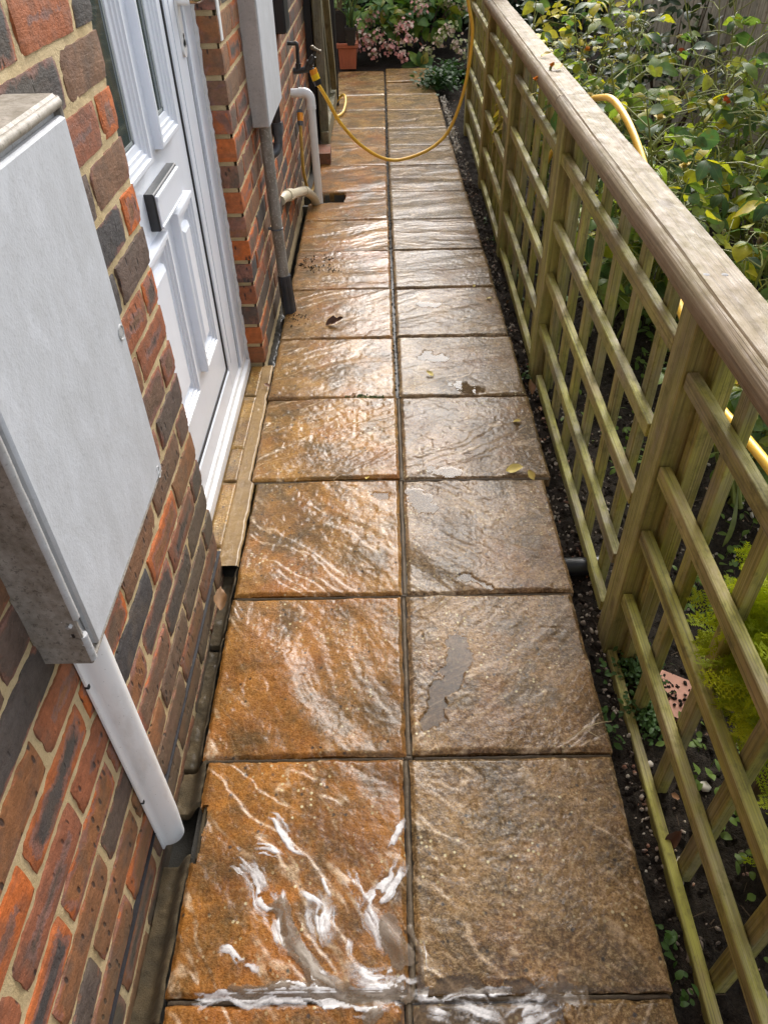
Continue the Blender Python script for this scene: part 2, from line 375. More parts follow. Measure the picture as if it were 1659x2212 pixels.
M_screw = plain('zinc_screw', (0.15, 0.15, 0.15), 0.5, 0.1, 50, 0, 0.2)

def glass_mat():
    t = NT('door_glass'); t.P(Base_Color=(0.045, 0.062, 0.060), Roughness=0.05, Specular_IOR_Level=0.6); return t.m
M_glass = glass_mat()
M_spacer = plain('grey_glazing_bead', (0.30, 0.33, 0.33), 0.35)
def greypipe():
    t = NT('scuffed_grey_pipe'); v = t.off(t.oc)
    n = t.noise(t.map(v, (1, 1, 0.3)), 30, 5, 0.7); n2 = t.noise(v, 150, 4, 0.7)
    c = t.mix(t.ramp(n, [(0.35, 0), (0.65, 1)]), (0.34, 0.32, 0.29), (0.20, 0.17, 0.13))
    c = t.mix(t.M('MULTIPLY', t.ramp(n2, [(0.56, 0), (0.64, 1)]), 0.7), c, (0.58, 0.55, 0.48))
    t.P(Base_Color=c, Roughness=0.6, Normal=t.bump(n2, 0.3, 0.002)); return t.m
M_greypipe = greypipe()

def wood_mat(name, axis=0, fresh=(0.32, 0.235, 0.11), grey=(0.235, 0.205, 0.16), green=(0.24, 0.225, 0.04), algae=0.6, dark=(0.085, 0.07, 0.04), fine=1.0, mould=0.6):
    t = NT(name); v = t.off(t.oc, 11.0)
    g = t.noise(t.map(v, (2.2, 320*fine, 320*fine)), 1.0, 3, 0.6, 0.3)
    g2 = t.noise(t.map(v, (0.9, 70, 70)), 1.0, 4, 0.65, 0.9)
    patch = t.noise(t.map(v, (0.45, 1.2, 1.2)), 11, 5, 0.65)
    patch2 = t.noise(t.map(v, (0.7, 1, 1)), 34, 6, 0.72)
    c = t.mix(t.ramp(t.M('ADD', t.M('MULTIPLY', t.rnd, 0.55), t.M('MULTIPLY', g2, 0.75)), [(0.38, 0), (0.85, 1)]), fresh, grey)
    nz = t.sep(t.n('NewGeometry').outputs['Normal'])[2]
    al = t.M('MULTIPLY', t.ramp(t.M('ADD', patch, t.M('MULTIPLY', patch2, 0.35)), [(0.52, 0), (0.76, 1)]), t.M('ADD', algae, t.M('MULTIPLY', nz, 0.2)))
    c = t.mix(al, c, green)
    c = t.mix(t.M('MULTIPLY', t.ramp(g2, [(0.30, 1), (0.47, 0)]), 0.6), c, dark)
    c = t.mix(t.M('MULTIPLY', t.ramp(g, [(0.36, 1), (0.52, 0)]), 0.5), c, dark)
    c = t.mix(t.M('MULTIPLY', t.ramp(g, [(0.58, 0), (0.70, 1)]), 0.3), c, tuple(min(1, x*1.6) for x in grey))
    c = t.mix(t.M('MULTIPLY', t.ramp(patch2, [(0.52, 0), (0.66, 1)]), mould), c, (0.065, 0.062, 0.035))
    kn = t.n('TexVoronoi'); t.set(kn.inputs['Vector'], t.map(v, (0.55, 1, 1))); kn.inputs['Scale'].default_value = 7
    c = t.mix(t.M('MULTIPLY', t.ramp(kn.outputs['Distance'], [(0.05, 1), (0.12, 0)]), 0.6), c, (0.06, 0.035, 0.018))
    wv = t.noise(t.map(v, (0.35, 1.6, 1.6)), 14, 4, 0.6)
    c = t.hsv(c, None, 1.0, t.ramp(wv, [(0.3, 0.62 if mould > .25 else 0.85), (0.7, 1.3 if mould > .25 else 1.12)]))
    t.P(Base_Color=c, Roughness=t.ramp(patch2, [(0.3, 0.45), (0.7, 0.8)]), Normal=t.bump(t.M('ADD', t.M('MULTIPLY', g, 0.8), g2), 0.6, 0.003))
    return t.m
M_woodx = wood_mat('weathered_batten_wood', 0, (0.36, 0.285, 0.12), (0.29, 0.255, 0.165), (0.345, 0.325, 0.055), 0.85, (0.10, 0.08, 0.038), 0.9, 0.5)
M_post = wood_mat('green_treated_post_wood', 0, (0.40, 0.30, 0.11), (0.33, 0.285, 0.13), (0.35, 0.335, 0.085), 0.95, (0.12, 0.095, 0.04), 0.8, 0.3)
M_rail = wood_mat('weathered_handrail_wood', 0, (0.26, 0.185, 0.10), (0.25, 0.205, 0.145), (0.19, 0.165, 0.055), 0.25, (0.10, 0.068, 0.036), 0.7, 0.12)
M_gate = wood_mat('old_gate_wood', 0, (0.24, 0.19, 0.10), (0.22, 0.195, 0.14), (0.13, 0.125, 0.035), 0.5)
M_paleboard = wood_mat('pale_fence_board', 0, (0.42, 0.37, 0.29), (0.36, 0.33, 0.28), (0.2, 0.2, 0.1), 0.25, (0.15, 0.12, 0.09))
M_stem = plain('green_rose_stem', (0.24, 0.27, 0.07), 0.5, 0.4, 20)
M_stembrown = plain('brown_woody_stem', (0.085, 0.055, 0.03), 0.8, 0.4, 30, 0.3)
M_straw = plain('dry_straw_stalk', (0.42, 0.33, 0.18), 0.8, 0.25, 30)

def leaf_mat(name, stops, rough=0.36, trans=0.25, vein=0.25, spots=0.0, size=0.05):
    t = NT(name); x, y, z = t.sep(t.oc)
    c = t.ramp(t.rnd, stops)
    ay = t.M('ABSOLUTE', y)
    midv = t.ramp(t.M('DIVIDE', ay, size), [(0.0, 1), (0.05, 0)])
    side = t.M('ABSOLUTE', t.M('SINE', t.M('MULTIPLY', t.M('SUBTRACT', x, t.M('MULTIPLY', ay, 0.9)), 48/size*0.5)))
    vv = t.M('MAXIMUM', midv, t.M('MULTIPLY', t.ramp(side, [(0.0, 1), (0.25, 0)]), 0.5))
    c = t.mix(t.M('MULTIPLY', vv, vein), c, (0.45, 0.5, 0.2))
    nn = t.noise(t.off(t.oc), 40, 4, 0.6)
    c = t.hsv(c, None, None, t.ramp(nn, [(0.3, 0.75), (0.7, 1.2)]))
    if spots: c = t.mix(t.M('MULTIPLY', t.ramp(t.noise(t.off(t.oc), 55, 3), [(0.6, 0), (0.68, 1)]), spots), c, (0.14, 0.09, 0.02))
    t.P(Base_Color=c, Roughness=rough+.08, Normal=t.bump(side, 0.12, 0.001), Specular_IOR_Level=0.35)
    tr = t.n('BsdfTranslucent'); t.set(tr.inputs[0], t.mix(1.0, c, (1.1, 1.25, 0.6), 'MULTIPLY'))
    mx = t.n('MixShader'); mx.inputs[0].default_value = trans
    t.t.links.new(t.b.outputs[0], mx.inputs[1]); t.t.links.new(tr.outputs[0], mx.inputs[2]); t.t.links.new(mx.outputs[0], t.out.inputs[0])
    return t.m
M_rose = leaf_mat('rose_leaf', [(0.0, (0.065, 0.13, 0.055)), (0.28, (0.12, 0.20, 0.065)), (0.5, (0.21, 0.29, 0.06)), (0.72, (0.33, 0.39, 0.055)), (0.88, (0.47, 0.46, 0.05)), (1.0, (0.66, 0.52, 0.035))], 0.33, 0.5, 0.12, 0.45)
M_hyd = leaf_mat('hydrangea_leaf', [(0.0, (0.045, 0.11, 0.028)), (0.5, (0.09, 0.19, 0.036)), (0.85, (0.19, 0.31, 0.042)), (1.0, (0.32, 0.28, 0.04))], 0.35, 0.3, 0.16, 0.1, 0.08)
M_dark = leaf_mat('dark_shrub_leaf', [(0.0, (0.016, 0.034, 0.013)), (0.6, (0.028, 0.055, 0.02)), (1.0, (0.075, 0.10, 0.022))], 0.35, 0.15, 0.1)
M_euon = leaf_mat('yellow_variegated_leaf', [(0.0, (0.10, 0.14, 0.02)), (0.2, (0.50, 0.44, 0.04)), (0.6, (0.74, 0.62, 0.07)), (1.0, (0.82, 0.72, 0.15))], 0.35, 0.3, 0.06)
M_weed = leaf_mat('weed_leaf', [(0.0, (0.035, 0.085, 0.02)), (0.6, (0.065, 0.135, 0.026)), (1.0, (0.14, 0.21, 0.035))], 0.4, 0.3, 0.1, 0, 0.02)
M_blade = leaf_mat('strap_leaf', [(0.0, (0.05, 0.10, 0.03)), (0.7, (0.09, 0.15, 0.05)), (1.0, (0.22, 0.22, 0.06))], 0.4, 0.25, 0.0)
def conifer_mat():
    t = NT('golden_conifer_foliage'); n = t.noise(t.wp, 26, 4, 0.6)
    c = t.mix(t.ramp(t.M('ADD', t.M('MULTIPLY', t.rnd, 0.5), t.M('MULTIPLY', n, 0.5)), [(0.25, 0), (0.75, 1)]), (0.32, 0.40, 0.012), (0.68, 0.72, 0.025))
    t.P(Base_Color=c, Roughness=0.55)
    tr = t.n('BsdfTranslucent'); t.set(tr.inputs[0], c); mx = t.n('MixShader'); mx.inputs[0].default_value = 0.45
    t.t.links.new(t.b.outputs[0], mx.inputs[1]); t.t.links.new(tr.outputs[0], mx.inputs[2]); t.t.links.new(mx.outputs[0], t.out.inputs[0]); return t.m
M_conifer = conifer_mat()
def petal(name, stops):
    t = NT(name); c = t.ramp(t.rnd, stops); c = t.hsv(c, None, None, t.ramp(t.noise(t.off(t.oc), 60, 3), [(0.3, 0.75), (0.7, 1.15)]))
    t.P(Base_Color=c, Roughness=0.6); return t.m
M_pinkpetal = petal('pink_hydrangea_petal', [(0, (0.62, 0.30, 0.26)), (0.4, (0.68, 0.42, 0.34)), (0.7, (0.62, 0.55, 0.40)), (1, (0.36, 0.40, 0.17))])
M_greenpetal = petal('pale_green_petal', [(0, (0.32, 0.36, 0.15)), (0.6, (0.45, 0.45, 0.22)), (1, (0.55, 0.47, 0.28))])
M_rosepetal = petal('yellow_orange_rose_petal', [(0, (0.75, 0.42, 0.03)), (0.5, (0.70, 0.22, 0.02)), (1, (0.80, 0.55, 0.06))])
M_deadpetal = petal('withered_petal', [(0, (0.14, 0.09, 0.06)), (1, (0.42, 0.33, 0.20))])
M_redpetal = petal('red_petal', [(0, (0.62, 0.07, 0.02)), (1, (0.55, 0.13, 0.03))])
M_yleaf = petal('fallen_yellow_leaf', [(0, (0.66, 0.50, 0.10)), (0.6, (0.72, 0.60, 0.24)), (1, (0.55, 0.40, 0.07))])
M_bleaf = petal('dead_brown_leaf', [(0, (0.06, 0.026, 0.012)), (0.5, (0.15, 0.055, 0.02)), (1, (0.28, 0.15, 0.06))])
def soil_mat():
    t = NT('dark_wet_soil'); v = t.wp
    n = t.noise(v, 9, 6, 0.7); hi = t.noise(v, 90, 5, 0.75)
    c = t.mix(t.ramp(hi, [(0.35, 0), (0.7, 1)]), (0.014, 0.011, 0.008), (0.055, 0.042, 0.030))
    c = t.mix(t.M('MULTIPLY', t.ramp(n, [(0.55, 0), (0.75, 1)]), 0.4), c, (0.06, 0.045, 0.028))
    t.P(Base_Color=c, Roughness=0.85, Specular_IOR_Level=0.2, Normal=t.bump(t.M('ADD', hi, t.noise(v, 300, 3)), 0.8, 0.01)); return t.m
M_soil = soil_mat()
def pebble_mat():
    t = NT('mixed_pebble'); c = t.ramp(t.noise(t.wp, 14, 1, 0.5), [(0.32, (0.10, 0.075, 0.055)), (0.45, (0.24, 0.19, 0.14)), (0.55, (0.50, 0.45, 0.36)), (0.62, (0.28, 0.12, 0.06)), (0.72, (0.30, 0.28, 0.25))])
    t.P(Base_Color=c, Roughness=0.6); return t.m
M_pebble = pebble_mat()
M_palestone = plain('pale_stone', (0.55, 0.50, 0.42), 0.6, 0.2, 40)
M_ochrestone = plain('ochre_stone', (0.48, 0.30, 0.12), 0.6, 0.25, 40)
M_chalk = plain('white_flint', (0.74, 0.72, 0.68), 0.5, 0.12, 40)
def water_mat(name, murk=0.06, tint=(0.42, 0.36, 0.28)):
    t = NT(name); nt = t.t
    gl = t.n('BsdfGlossy'); gl.inputs['Roughness'].default_value = 0.03
    tr = t.n('BsdfTransparent'); tr.inputs[0].default_value = (0.86, 0.83, 0.78, 1)
    df = t.n('BsdfDiffuse'); df.inputs[0].default_value = (*tint, 1)
    fr = t.n('Fresnel'); fr.inputs[0].default_value = 1.33
    b = t.bump(t.noise(t.wp, 22, 2), 0.10, 0.004)
    for q in (gl, fr): t.set(q.inputs['Normal'], b)
    m1 = t.n('MixShader'); m1.inputs[0].default_value = murk; nt.links.new(tr.outputs[0], m1.inputs[1]); nt.links.new(df.outputs[0], m1.inputs[2])
    m2 = t.n('MixShader'); nt.links.new(fr.outputs[0], m2.inputs[0]); nt.links.new(m1.outputs[0], m2.inputs[1]); nt.links.new(gl.outputs[0], m2.inputs[2])
    nt.links.new(m2.outputs[0], t.out.inputs[0]); nt.nodes.remove(t.b); return t.m
M_water = water_mat('puddle_water', 0.07, (0.22, 0.17, 0.12)); M_murky = water_mat('murky_soapy_water', 0.30, (0.33, 0.25, 0.17))
def foam_mat():
    t = NT('white_soap_foam'); n = t.noise(t.wp, 160, 4, 0.7)
    t.P(Base_Color=t.mix(n, (0.74, 0.71, 0.68), (0.90, 0.89, 0.88)), Roughness=0.4, Normal=t.bump(t.M('ADD', n, t.vor(t.wp, 300)), 0.2, 0.002), Coat_Weight=0.6, Coat_Roughness=0.08)
    cv = t.n('Attribute', attribute_name='cover').outputs['Fac']
    f = t.noise(t.wp, 130, 5, 0.7, 1.0); al = t.M('MULTIPLY', t.ramp(t.M('ADD', cv, t.M('MULTIPLY', t.M('SUBTRACT', f, 0.5), 0.7)), [(0.12, 0.0), (1.05, 1.0)]), 0.86)
    tr = t.n('BsdfTransparent'); mx = t.n('MixShader'); t.set(mx.inputs[0], al); t.t.links.new(tr.outputs[0], mx.inputs[1]); t.t.links.new(t.b.outputs[0], mx.inputs[2]); t.t.links.new(mx.outputs[0], t.out.inputs[0]); return t.m
M_foam = foam_mat()

# ================================================================== ground and path
def soil_h(x, y):
    return -0.062+0.035*(fbm(x*3, y*3, 5, 4)-0.5)+0.040*(fbm(x*16, y*16, 9, 4, 0.6)-0.5)+0.022*(fbm(x*60, y*60, 19, 3, 0.6)-0.5)
def grid_mesh(name, xs, ys, Z, m, keep=None, smooth=True):
    X, Y = np.meshgrid(xs, ys, indexing='ij') if np.ndim(xs) == 1 else (xs, ys); nx, ny = X.shape
    V = np.stack([X.ravel(), Y.ravel(), Z.ravel()], 1)
    i, j = np.meshgrid(np.arange(nx-1), np.arange(ny-1), indexing='ij'); a = (i*ny+j).ravel()
    F = np.stack([a, a+ny, a+ny+1, a+1], 1)
    if keep is not None: F = F[keep.ravel()]
    u, inv = np.unique(F, return_inverse=True)
    return mesh_np(name, V[u], inv.reshape(F.shape), m, smooth)

# one sheet out to the horizon, lumpy soil in view lying on it
gm = MB(); gm.add([(-150, -150, -0.16), (150, -150, -0.16), (150, 150, -0.16), (-150, 150, -0.16)], [(0, 1, 2, 3)])
tag(gm.obj('ground', M_soil), kind='structure')
xs = np.linspace(0.436, 1.95, 190); ys = np.linspace(0.0, 7.0, 760)
X, Y = np.meshgrid(xs, ys, indexing='ij')
tag(link('flower_bed_soil', grid_mesh('soil', xs, ys, soil_h(X, Y), M_soil)), kind='structure')
xs = np.linspace(-0.9, 2.4, 90); ys = np.linspace(7.36, 10.5, 90); X, Y = np.meshgrid(xs, ys, indexing='ij')
tag(link('back_border_soil', grid_mesh('soil2', xs, ys, soil_h(X, Y)+0.05+0.03*np.clip(Y-7.4, 0, 3), M_soil)), kind='structure')

# ---- slabs
path = tag(link('path', None), kind='structure')
CJ = [(880, 2155), (883, 1633), (872, 1283), (868, 1033), (860, 857), (853, 728), (848, 622), (845, 540), (842, 473), (839, 413), (837, 357), (836, 315), (835, 277), (834, 237), (833, 205), (832, 178), (831.5, 153)]
CP = [onz(*c) for c in CJ]
jy = [p.y for p in CP]; jx = [p.x for p in CP]
jy = [jy[0]-0.43]+jy; jx = [jx[0]]+jx; jx[0] = jx[1]; jx[1] += 0.003
RE = [0.428, 0.432, 0.438, 0.448, 0.470, 0.468, 0.462, 0.461, 0.457, 0.454, 0.447, 0.445, 0.440, 0.436, 0.432, 0.430, 0.43]
LE = [-0.365, -0.368, -0.385, -0.384, -0.397, -0.400, -0.402, -0.400, -0.400, -0.400, -0.375, -0.372, -0.370, -0.37, -0.37, -0.37, -0.37]
def riven(x, y, ang, seed, amp, crest=False):
    u = x*math.cos(ang)+y*math.sin(ang); v = -x*math.sin(ang)+y*math.cos(ang)
    wv = 0.05*(fbm(u*7, v*7, seed+70, 4, .55)-0.5)+0.10*(fbm(u*2.2, v*2.2, seed+71, 2)-0.5)
    s = fbm(u*1.6+0.7*seed, (v+wv)*11.0, seed, 4, 0.45)
    L = 9.0; t = s*L; f = np.floor(t); fr = t-f
    on = sstep(0.36, 0.52, fbm(u*5, v*9, seed+60, 3))                    # ledges come and go
    st = (f+fr*(1-on)+on*(0.12*fr+0.88*sstep(0.84, 0.98, fr)))/L
    comb = np.sin((u*0.96+v*0.25)*760)*sstep(0.60, 0.68, fbm(u*5, v*8, seed+3, 2))
    pits = -sstep(0.76, 0.82, vnoise(x*60, y*60, seed+11))*sstep(0.5, 0.6, fbm(x*9, y*9, seed+12, 2))
    h = amp*(1.5*(st-0.5)+0.25*(fbm(x*6, y*6, seed+5, 3)-0.5)+0.22*(fbm(x*70, y*70, seed+6, 3, .6)-0.5)+0.008*comb+0.12*pits)
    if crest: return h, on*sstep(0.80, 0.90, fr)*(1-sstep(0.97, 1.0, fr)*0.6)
    return h
# puddles, given where they lie: (pixel polyline, radius, depth)
PUD = [([(985, 1378), (992, 1400), (982, 1440), (962, 1490), (930, 1555)], 0.021, 0.005), ([(898, 1078), (912, 1095)], 0.028, 0.004), 
       ([(1000, 1243), (1022, 1250), (1058, 1268)], 0.010, 0.003), ([(940, 1014), (985, 1020)], 0.020, 0.003), ([(922, 768), (942, 774)], 0.030, 0.004),
       ([(992, 830), (1016, 842)], 0.030, 0.004), ([(905, 656), (940, 660)], 0.016, 0.003), ([(930, 2185), (1060, 2175), (1180, 2195)], 0.040, 0.006), 
       ([(808, 1066), (830, 1072)], 0.010, 0.003)]
PUDW = [([onz(*p).to_2d() for p in pl], r, d) for pl, r, d in PUD]
def seg_dist(X, Y, pl):
    D = np.full(np.shape(X), 9.0)
    for a, b in zip(pl[:-1], pl[1:]):
        ax, ay, bx, by = a[0], a[1], b[0], b[1]; L = (bx-ax)**2+(by-ay)**2+1e-9
        t = np.clip(((X-ax)*(bx-ax)+(Y-ay)*(by-ay))/L, 0, 1)
        D = np.minimum(D, np.hypot(X-ax-t*(bx-ax), Y-ay-t*(by-ay)))
    return D
def pud_mask(X, Y):
    out = []
    for i, (pl, r, d) in enumerate(PUDW):
        D = seg_dist(X, Y, pl)
        if D.min() > r*2.2: continue
        nz = (fbm(X*34, Y*34, 200+i, 4, 0.65)-0.5)*2.8
        out.append((1-sstep(0.80, 1.12, D/r+nz), d))
    return out
SL = []                       # finished slabs: for looking up heights
def surf_z(x, y):
    for (x0, x1, y0, y1, Z, zb) in SL:
        if x0 <= x <= x1 and y0 <= y <= y1:
            nx, ny = Z.shape; i = min(nx-1, int((x-x0)/(x1-x0)*(nx-1)+.5)); j = min(ny-1, int((y-y0)/(y1-y0)*(ny-1)+.5))
            return Z[i, j]
    return -0.004
TL = [(0.350, 0.160, 0.032), (0.370, 0.158, 0.026), (0.385, 0.180, 0.034), (0.385, 0.195, 0.040), (0.39, 0.205, 0.046), (0.37, 0.205, 0.055), (0.36, 0.20, 0.058), (0.36, 0.195, 0.055), (0.40, 0.205, 0.038), (0.40, 0.20, 0.036), (0.42, 0.19, 0.032), (0.40, 0.19, 0.030), (0.40, 0.20, 0.034), (0.42, 0.235, 0.05), (0.40, 0.24, 0.07), (0.40, 0.26, 0.09), (0.40, 0.26, 0.09)]
TR = [(0.285, 0.178, 0.066), (0.290, 0.180, 0.074), (0.300, 0.185, 0.080), (0.285, 0.180, 0.082), (0.27, 0.175, 0.08), (0.26, 0.17, 0.07), (0.26, 0.165, 0.062), (0.26, 0.165, 0.058), (0.26, 0.165, 0.055), (0.26, 0.165, 0.052), (0.27, 0.165, 0.048), (0.27, 0.165, 0.048), (0.28, 0.18, 0.055), (0.34, 0.215, 0.06), (0.40, 0.245, 0.065), (0.38, 0.235, 0.07), (0.38, 0.23, 0.06)]
NOTCH = (-0.45, -0.352, 0.575, 0.685)
HOLE = (-0.45, -0.205, 4.015, 4.165)
rs = np.random.RandomState(4)
def slab(x0, x1, y0, y1, n, ang, seed, tint, tilt, cuts=()):
    xs = np.linspace(x0, x1, n); ys = np.linspace(y0, y1, n); X, Y = np.meshgrid(xs, ys, indexing='ij')
    cx, cy = (x0+x1)/2, (y0+y1)/2
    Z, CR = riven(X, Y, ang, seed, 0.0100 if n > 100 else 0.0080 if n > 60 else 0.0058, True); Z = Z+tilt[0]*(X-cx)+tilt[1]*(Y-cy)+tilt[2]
    lv = tilt[0]*(X-cx)+tilt[1]*(Y-cy)+tilt[2]
    pm = pud_mask(X, Y)
    under = np.zeros_like(Z)
    for mk, d in pm: Z = Z*(1-mk)+(lv-d)*mk; under = np.maximum(under, (mk > 0.35)*1.0)
    ew = 0.007+0.006*fbm(X*30, Y*30, seed+40, 3)
    de = np.minimum(np.minimum(X-x0, x1-X), np.minimum(Y-y0, y1-Y))
    Z = Z-(0.0065 if n > 100 else 0.008)*(1-sstep(0, 1, de/ew))**1.8
    # ragged outline
    wob = lambda t, s: 0.0055*(fbm(t*32, t*0+s, seed+s, 4, 0.65)-0.5)
    Xd, Yd = X.copy(), Y.copy()
    fx = np.clip((X-x0)/(x1-x0), 0, 1); fy = np.clip((Y-y0)/(y1-y0), 0, 1)
    Xd += wob(Y, 1)*(1-fx)**8-wob(Y, 2)*fx**8; Yd += wob(X, 3)*(1-fy)**8-wob(X, 4)*fy**8
    keep = np.ones((n-1, n-1), bool); mx = (X[:-1, :-1]+X[1:, 1:])/2; my = (Y[:-1, :-1]+Y[1:, 1:])/2
    for c in cuts:
        rg = 0.012*(fbm(mx*40, my*40, 77, 3)-0.5)
        keep &= ~((mx+rg > c[0]) & (mx+rg < c[1]) & (my+rg > c[2]) & (my+rg < c[3]))
    SL.append((x0, x1, y0, y1, Z, lv))
    V = np.stack([Xd.ravel()-cx, Yd.ravel()-cy, Z.ravel()], 1)
    i, j = np.meshgrid(np.arange(n-1), np.arange(n-1), indexing='ij'); a = (i*n+j)
    F = np.stack([a, a+n, a+n+1, a+1], -1)
    faces = F[keep]
    # skirt under every open edge
    kp = np.pad(keep, 1); sk = []
    for di, dj, e in ((-1, 0, (0, 3)), (1, 0, (2, 1)), (0, -1, (1, 0)), (0, 1, (3, 2))):
        nb = kp[1+di:n+di, 1+dj:n+dj]; ed = keep & ~nb; q = F[ed]
        if len(q): sk.append(np.stack([q[:, e[0]], q[:, e[1]]], 1))
    sk = np.concatenate(sk); u, inv = np.unique(sk, return_inverse=True); inv = inv.reshape(sk.shape)
    nv = len(V); Vb = V[u].copy(); Vb[:, 2] = -0.045
    sf = np.stack([sk[:, 1], sk[:, 0], nv+inv[:, 0], nv+inv[:, 1]], 1)
    V = np.concatenate([V, Vb]); faces = np.concatenate([faces, sf])
    o = link('paving_slab', mesh_np('paving_slab', V, faces, M_slab, True), path, (cx, cy, 0))
    try: o.data.set_sharp_from_angle(angle=math.radians(50))
    except Exception: pass
    o.color = (*tint, 0.15 if x0 < -0.2 else 0.85)
    at = o.data.attributes.new('under', 'FLOAT', 'POINT'); at.data.foreach_set('value', np.concatenate([under.ravel(), np.zeros(len(Vb))]).astype(np.float32))
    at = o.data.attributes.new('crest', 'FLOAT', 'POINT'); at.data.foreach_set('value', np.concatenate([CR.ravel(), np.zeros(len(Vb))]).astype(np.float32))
    for k, (mk, d) in enumerate(pm):                       # still water standing in the hollows
        lev = lv-d*0.42
        wet = (mk > 0.12) & (lev > Z)
        kq = wet[:-1, :-1] | wet[1:, 1:] | wet[:-1, 1:] | wet[1:, :-1]
        if kq.sum() < 6: continue
        W = np.stack([X.ravel(), Y.ravel(), lev.ravel()], 1); q = F[kq]; uu, iv = np.unique(q, return_inverse=True)
        WATER.append((W[uu], iv.reshape(q.shape)))
    return o
WATER = []
for k in range(17):
    y0, y1 = jy[k], jy[k+1]
    n = 170 if k < 3 else 140 if k < 5 else 84 if k < 9 else 52
    g = 0.0048 if k < 5 else 0.003
    gc = 0.0066 if k < 5 else 0.0062
    xc = (jx[k]+jx[k+1])/2
    if k < 4: aL, aR = (-0.85, -0.75) if k % 2 else (-0.95, 0.75)
    elif k < 7: aL, aR = 0.45, 0.35
    else: aL, aR = 0.22+0.1*rs.randn(), 0.15+0.1*rs.randn()
    if k == 3: aL, aR = -0.8, -0.6
    if k == 4: aL, aR = 0.5, 0.45
    cuts = [NOTCH] if k == 1 else [HOLE] if k == 9 else []
    tl = lambda: (0.008*rs.randn()*0.5, 0.004*rs.randn(), 0.0016*rs.randn())
    if k == 15:
        slab(LE[k], xc-gc, y0+g, jy[17]-g, n, aL, 300+k, TL[k], tl()); slab(xc+gc, RE[k], y0+g, y1-g, n, aR, 400+k, TR[k], tl())
    elif k == 16:
        slab(xc+gc, RE[k]+0.03, y0+g+0.004, y1-g+0.01, n, aR, 400+k, TR[k], (0, 0.02, 0.012))
    else:
        slab(LE[k], xc-gc, y0+g, y1-g, n, aL, 300+k, TL[k], tl(), cuts)
        slab(xc+gc, RE[k], y0+g, y1-g, n, aR, 400+k, TR[k], tl())
for V, F in WATER:
    tag(link('puddle_water', mesh_np('puddle', V, F, M_water, True)), kind='structure')

# ---- bed under the slabs and the joints
def strip(name, x0, x1, y0, y1, z, m, amp=0.003, st=0.006, parent=path, seed=1, wob=0.0):
    nx = max(3, int((x1-x0)/st)); ny = max(3, int((y1-y0)/st)); nx = min(nx, 110); ny = min(ny, 300)
    xs = np.linspace(x0, x1, nx); ys = np.linspace(y0, y1, ny); X, Y = np.meshgrid(xs, ys, indexing='ij')
    Z = z+amp*(fbm(X*50, Y*50, seed, 4, 0.6)-0.5)*2
    de = np.minimum(np.minimum(X-x0, x1-X), np.minimum(Y-y0, y1-Y)); Z -= 0.006*(1-sstep(0, 0.0012, de))
    if wob:
        fx = (X-x0)/(x1-x0); X = X+wob*(fbm(Y*30, Y*0+3, seed, 3)-0.5)*(1-fx)+wob*(fbm(Y*30, Y*0+8, seed, 3)-0.5)*fx
    V = np.stack([X.ravel(), Y.ravel(), Z.ravel()], 1); i, j = np.meshgrid(np.arange(nx-1), np.arange(ny-1), indexing='ij'); a = (i*ny+j).ravel()
    return link(name, mesh_np(name, V, np.stack([a, a+ny, a+ny+1, a+1], 1), m, True), parent)
bed = MB()
bed.box(-0.375, 0.424, -0.5, HOLE[2]-0.002, -0.06, -0.024); bed.box(HOLE[1]+0.003, 0.435, HOLE[2]-0.002, HOLE[3]+0.002, -0.06, -0.024); bed.box(-0.44, 0.425, HOLE[3]+0.002, 7.42, -0.06, -0.024)
bed.obj('path_bed', M_deep, path)
for k in range(0, 5):                                     # grey mortar still fills the near joints, cracked along the slab edges
    xc = (jx[k]+jx[k+1])/2
    strip('joint_mortar', xc-0.0056, xc+0.0056, jy[k]+0.004, jy[k+1]-0.004, -0.0058, M_joint, 0.0016, 0.0025, seed=50+k, wob=0.003)
for k in range(1, 6):
    for a, b in ((LE[k]+0.004, jx[k]-0.009), (jx[k]+0.009, RE[k]-0.004)):
        strip('joint_mortar', a, b, jy[k]-0.0040, jy[k]+0.0038, -0.0065 if k < 5 else -0.010, M_joint, 0.002, 0.0025, seed=70+k)
    strip('joint_mortar', jx[k]-0.008, jx[k]+0.008, jy[k]-0.006, jy[k]+0.006, -0.0052, M_joint, 0.0015, 0.0025, seed=90+k)
# mortar fillet in the sunk gap between the near wall and the slabs, broken round the foot of the cover
def fillet(y0, y1, xe, seed, zw=-0.062, zs=-0.008, m=M_fillet):
    xs = np.linspace(-0.4320, xe, 14); ys = np.linspace(y0, y1, max(8, int((y1-y0)/.004))); X, Y = np.meshgrid(xs, ys, indexing='ij'); f = (X+0.4105)/(xe+0.4105)
    Z = zw+(zs-zw)*sstep(0.05, 0.95, f)+0.007*(fbm(X*40, Y*40, seed, 4, .6)-.5)+0.005*(fbm(X*160, Y*160, seed+1, 3, .6)-.5)-0.012*(1-sstep(0, .0035, np.minimum(Y-y0, y1-Y)))
    X = X+0.006*(fbm(Y*40, Y*0, seed+2, 3)-.5)*f
    return link('wall_fillet', grid_mesh('wall_fillet', X, Y, Z, m), path)
def grid_any(X, Y, Z, m): return grid_mesh('sheet', X, Y, Z, m)
fillet(-0.1, 0.33, -0.369, 21); fillet(0.3325, 0.600, -0.371, 27); fillet(0.692, 0.787, -0.3715, 23); fillet(0.7895, 1.10, -0.3885, 24); fillet(1.1025, 1.335, -0.388, 29, -0.050, -0.007)
strip('wall_fillet', -0.47, -0.436, 1.30, 1.40, -0.010, M_ledgemortar, 0.003, 0.005, seed=28)
fb = MB(); fb.box(-0.60, -0.366, -0.1, 1.40, -0.15, -0.095); fb.obj('path_bed', M_deep, path)
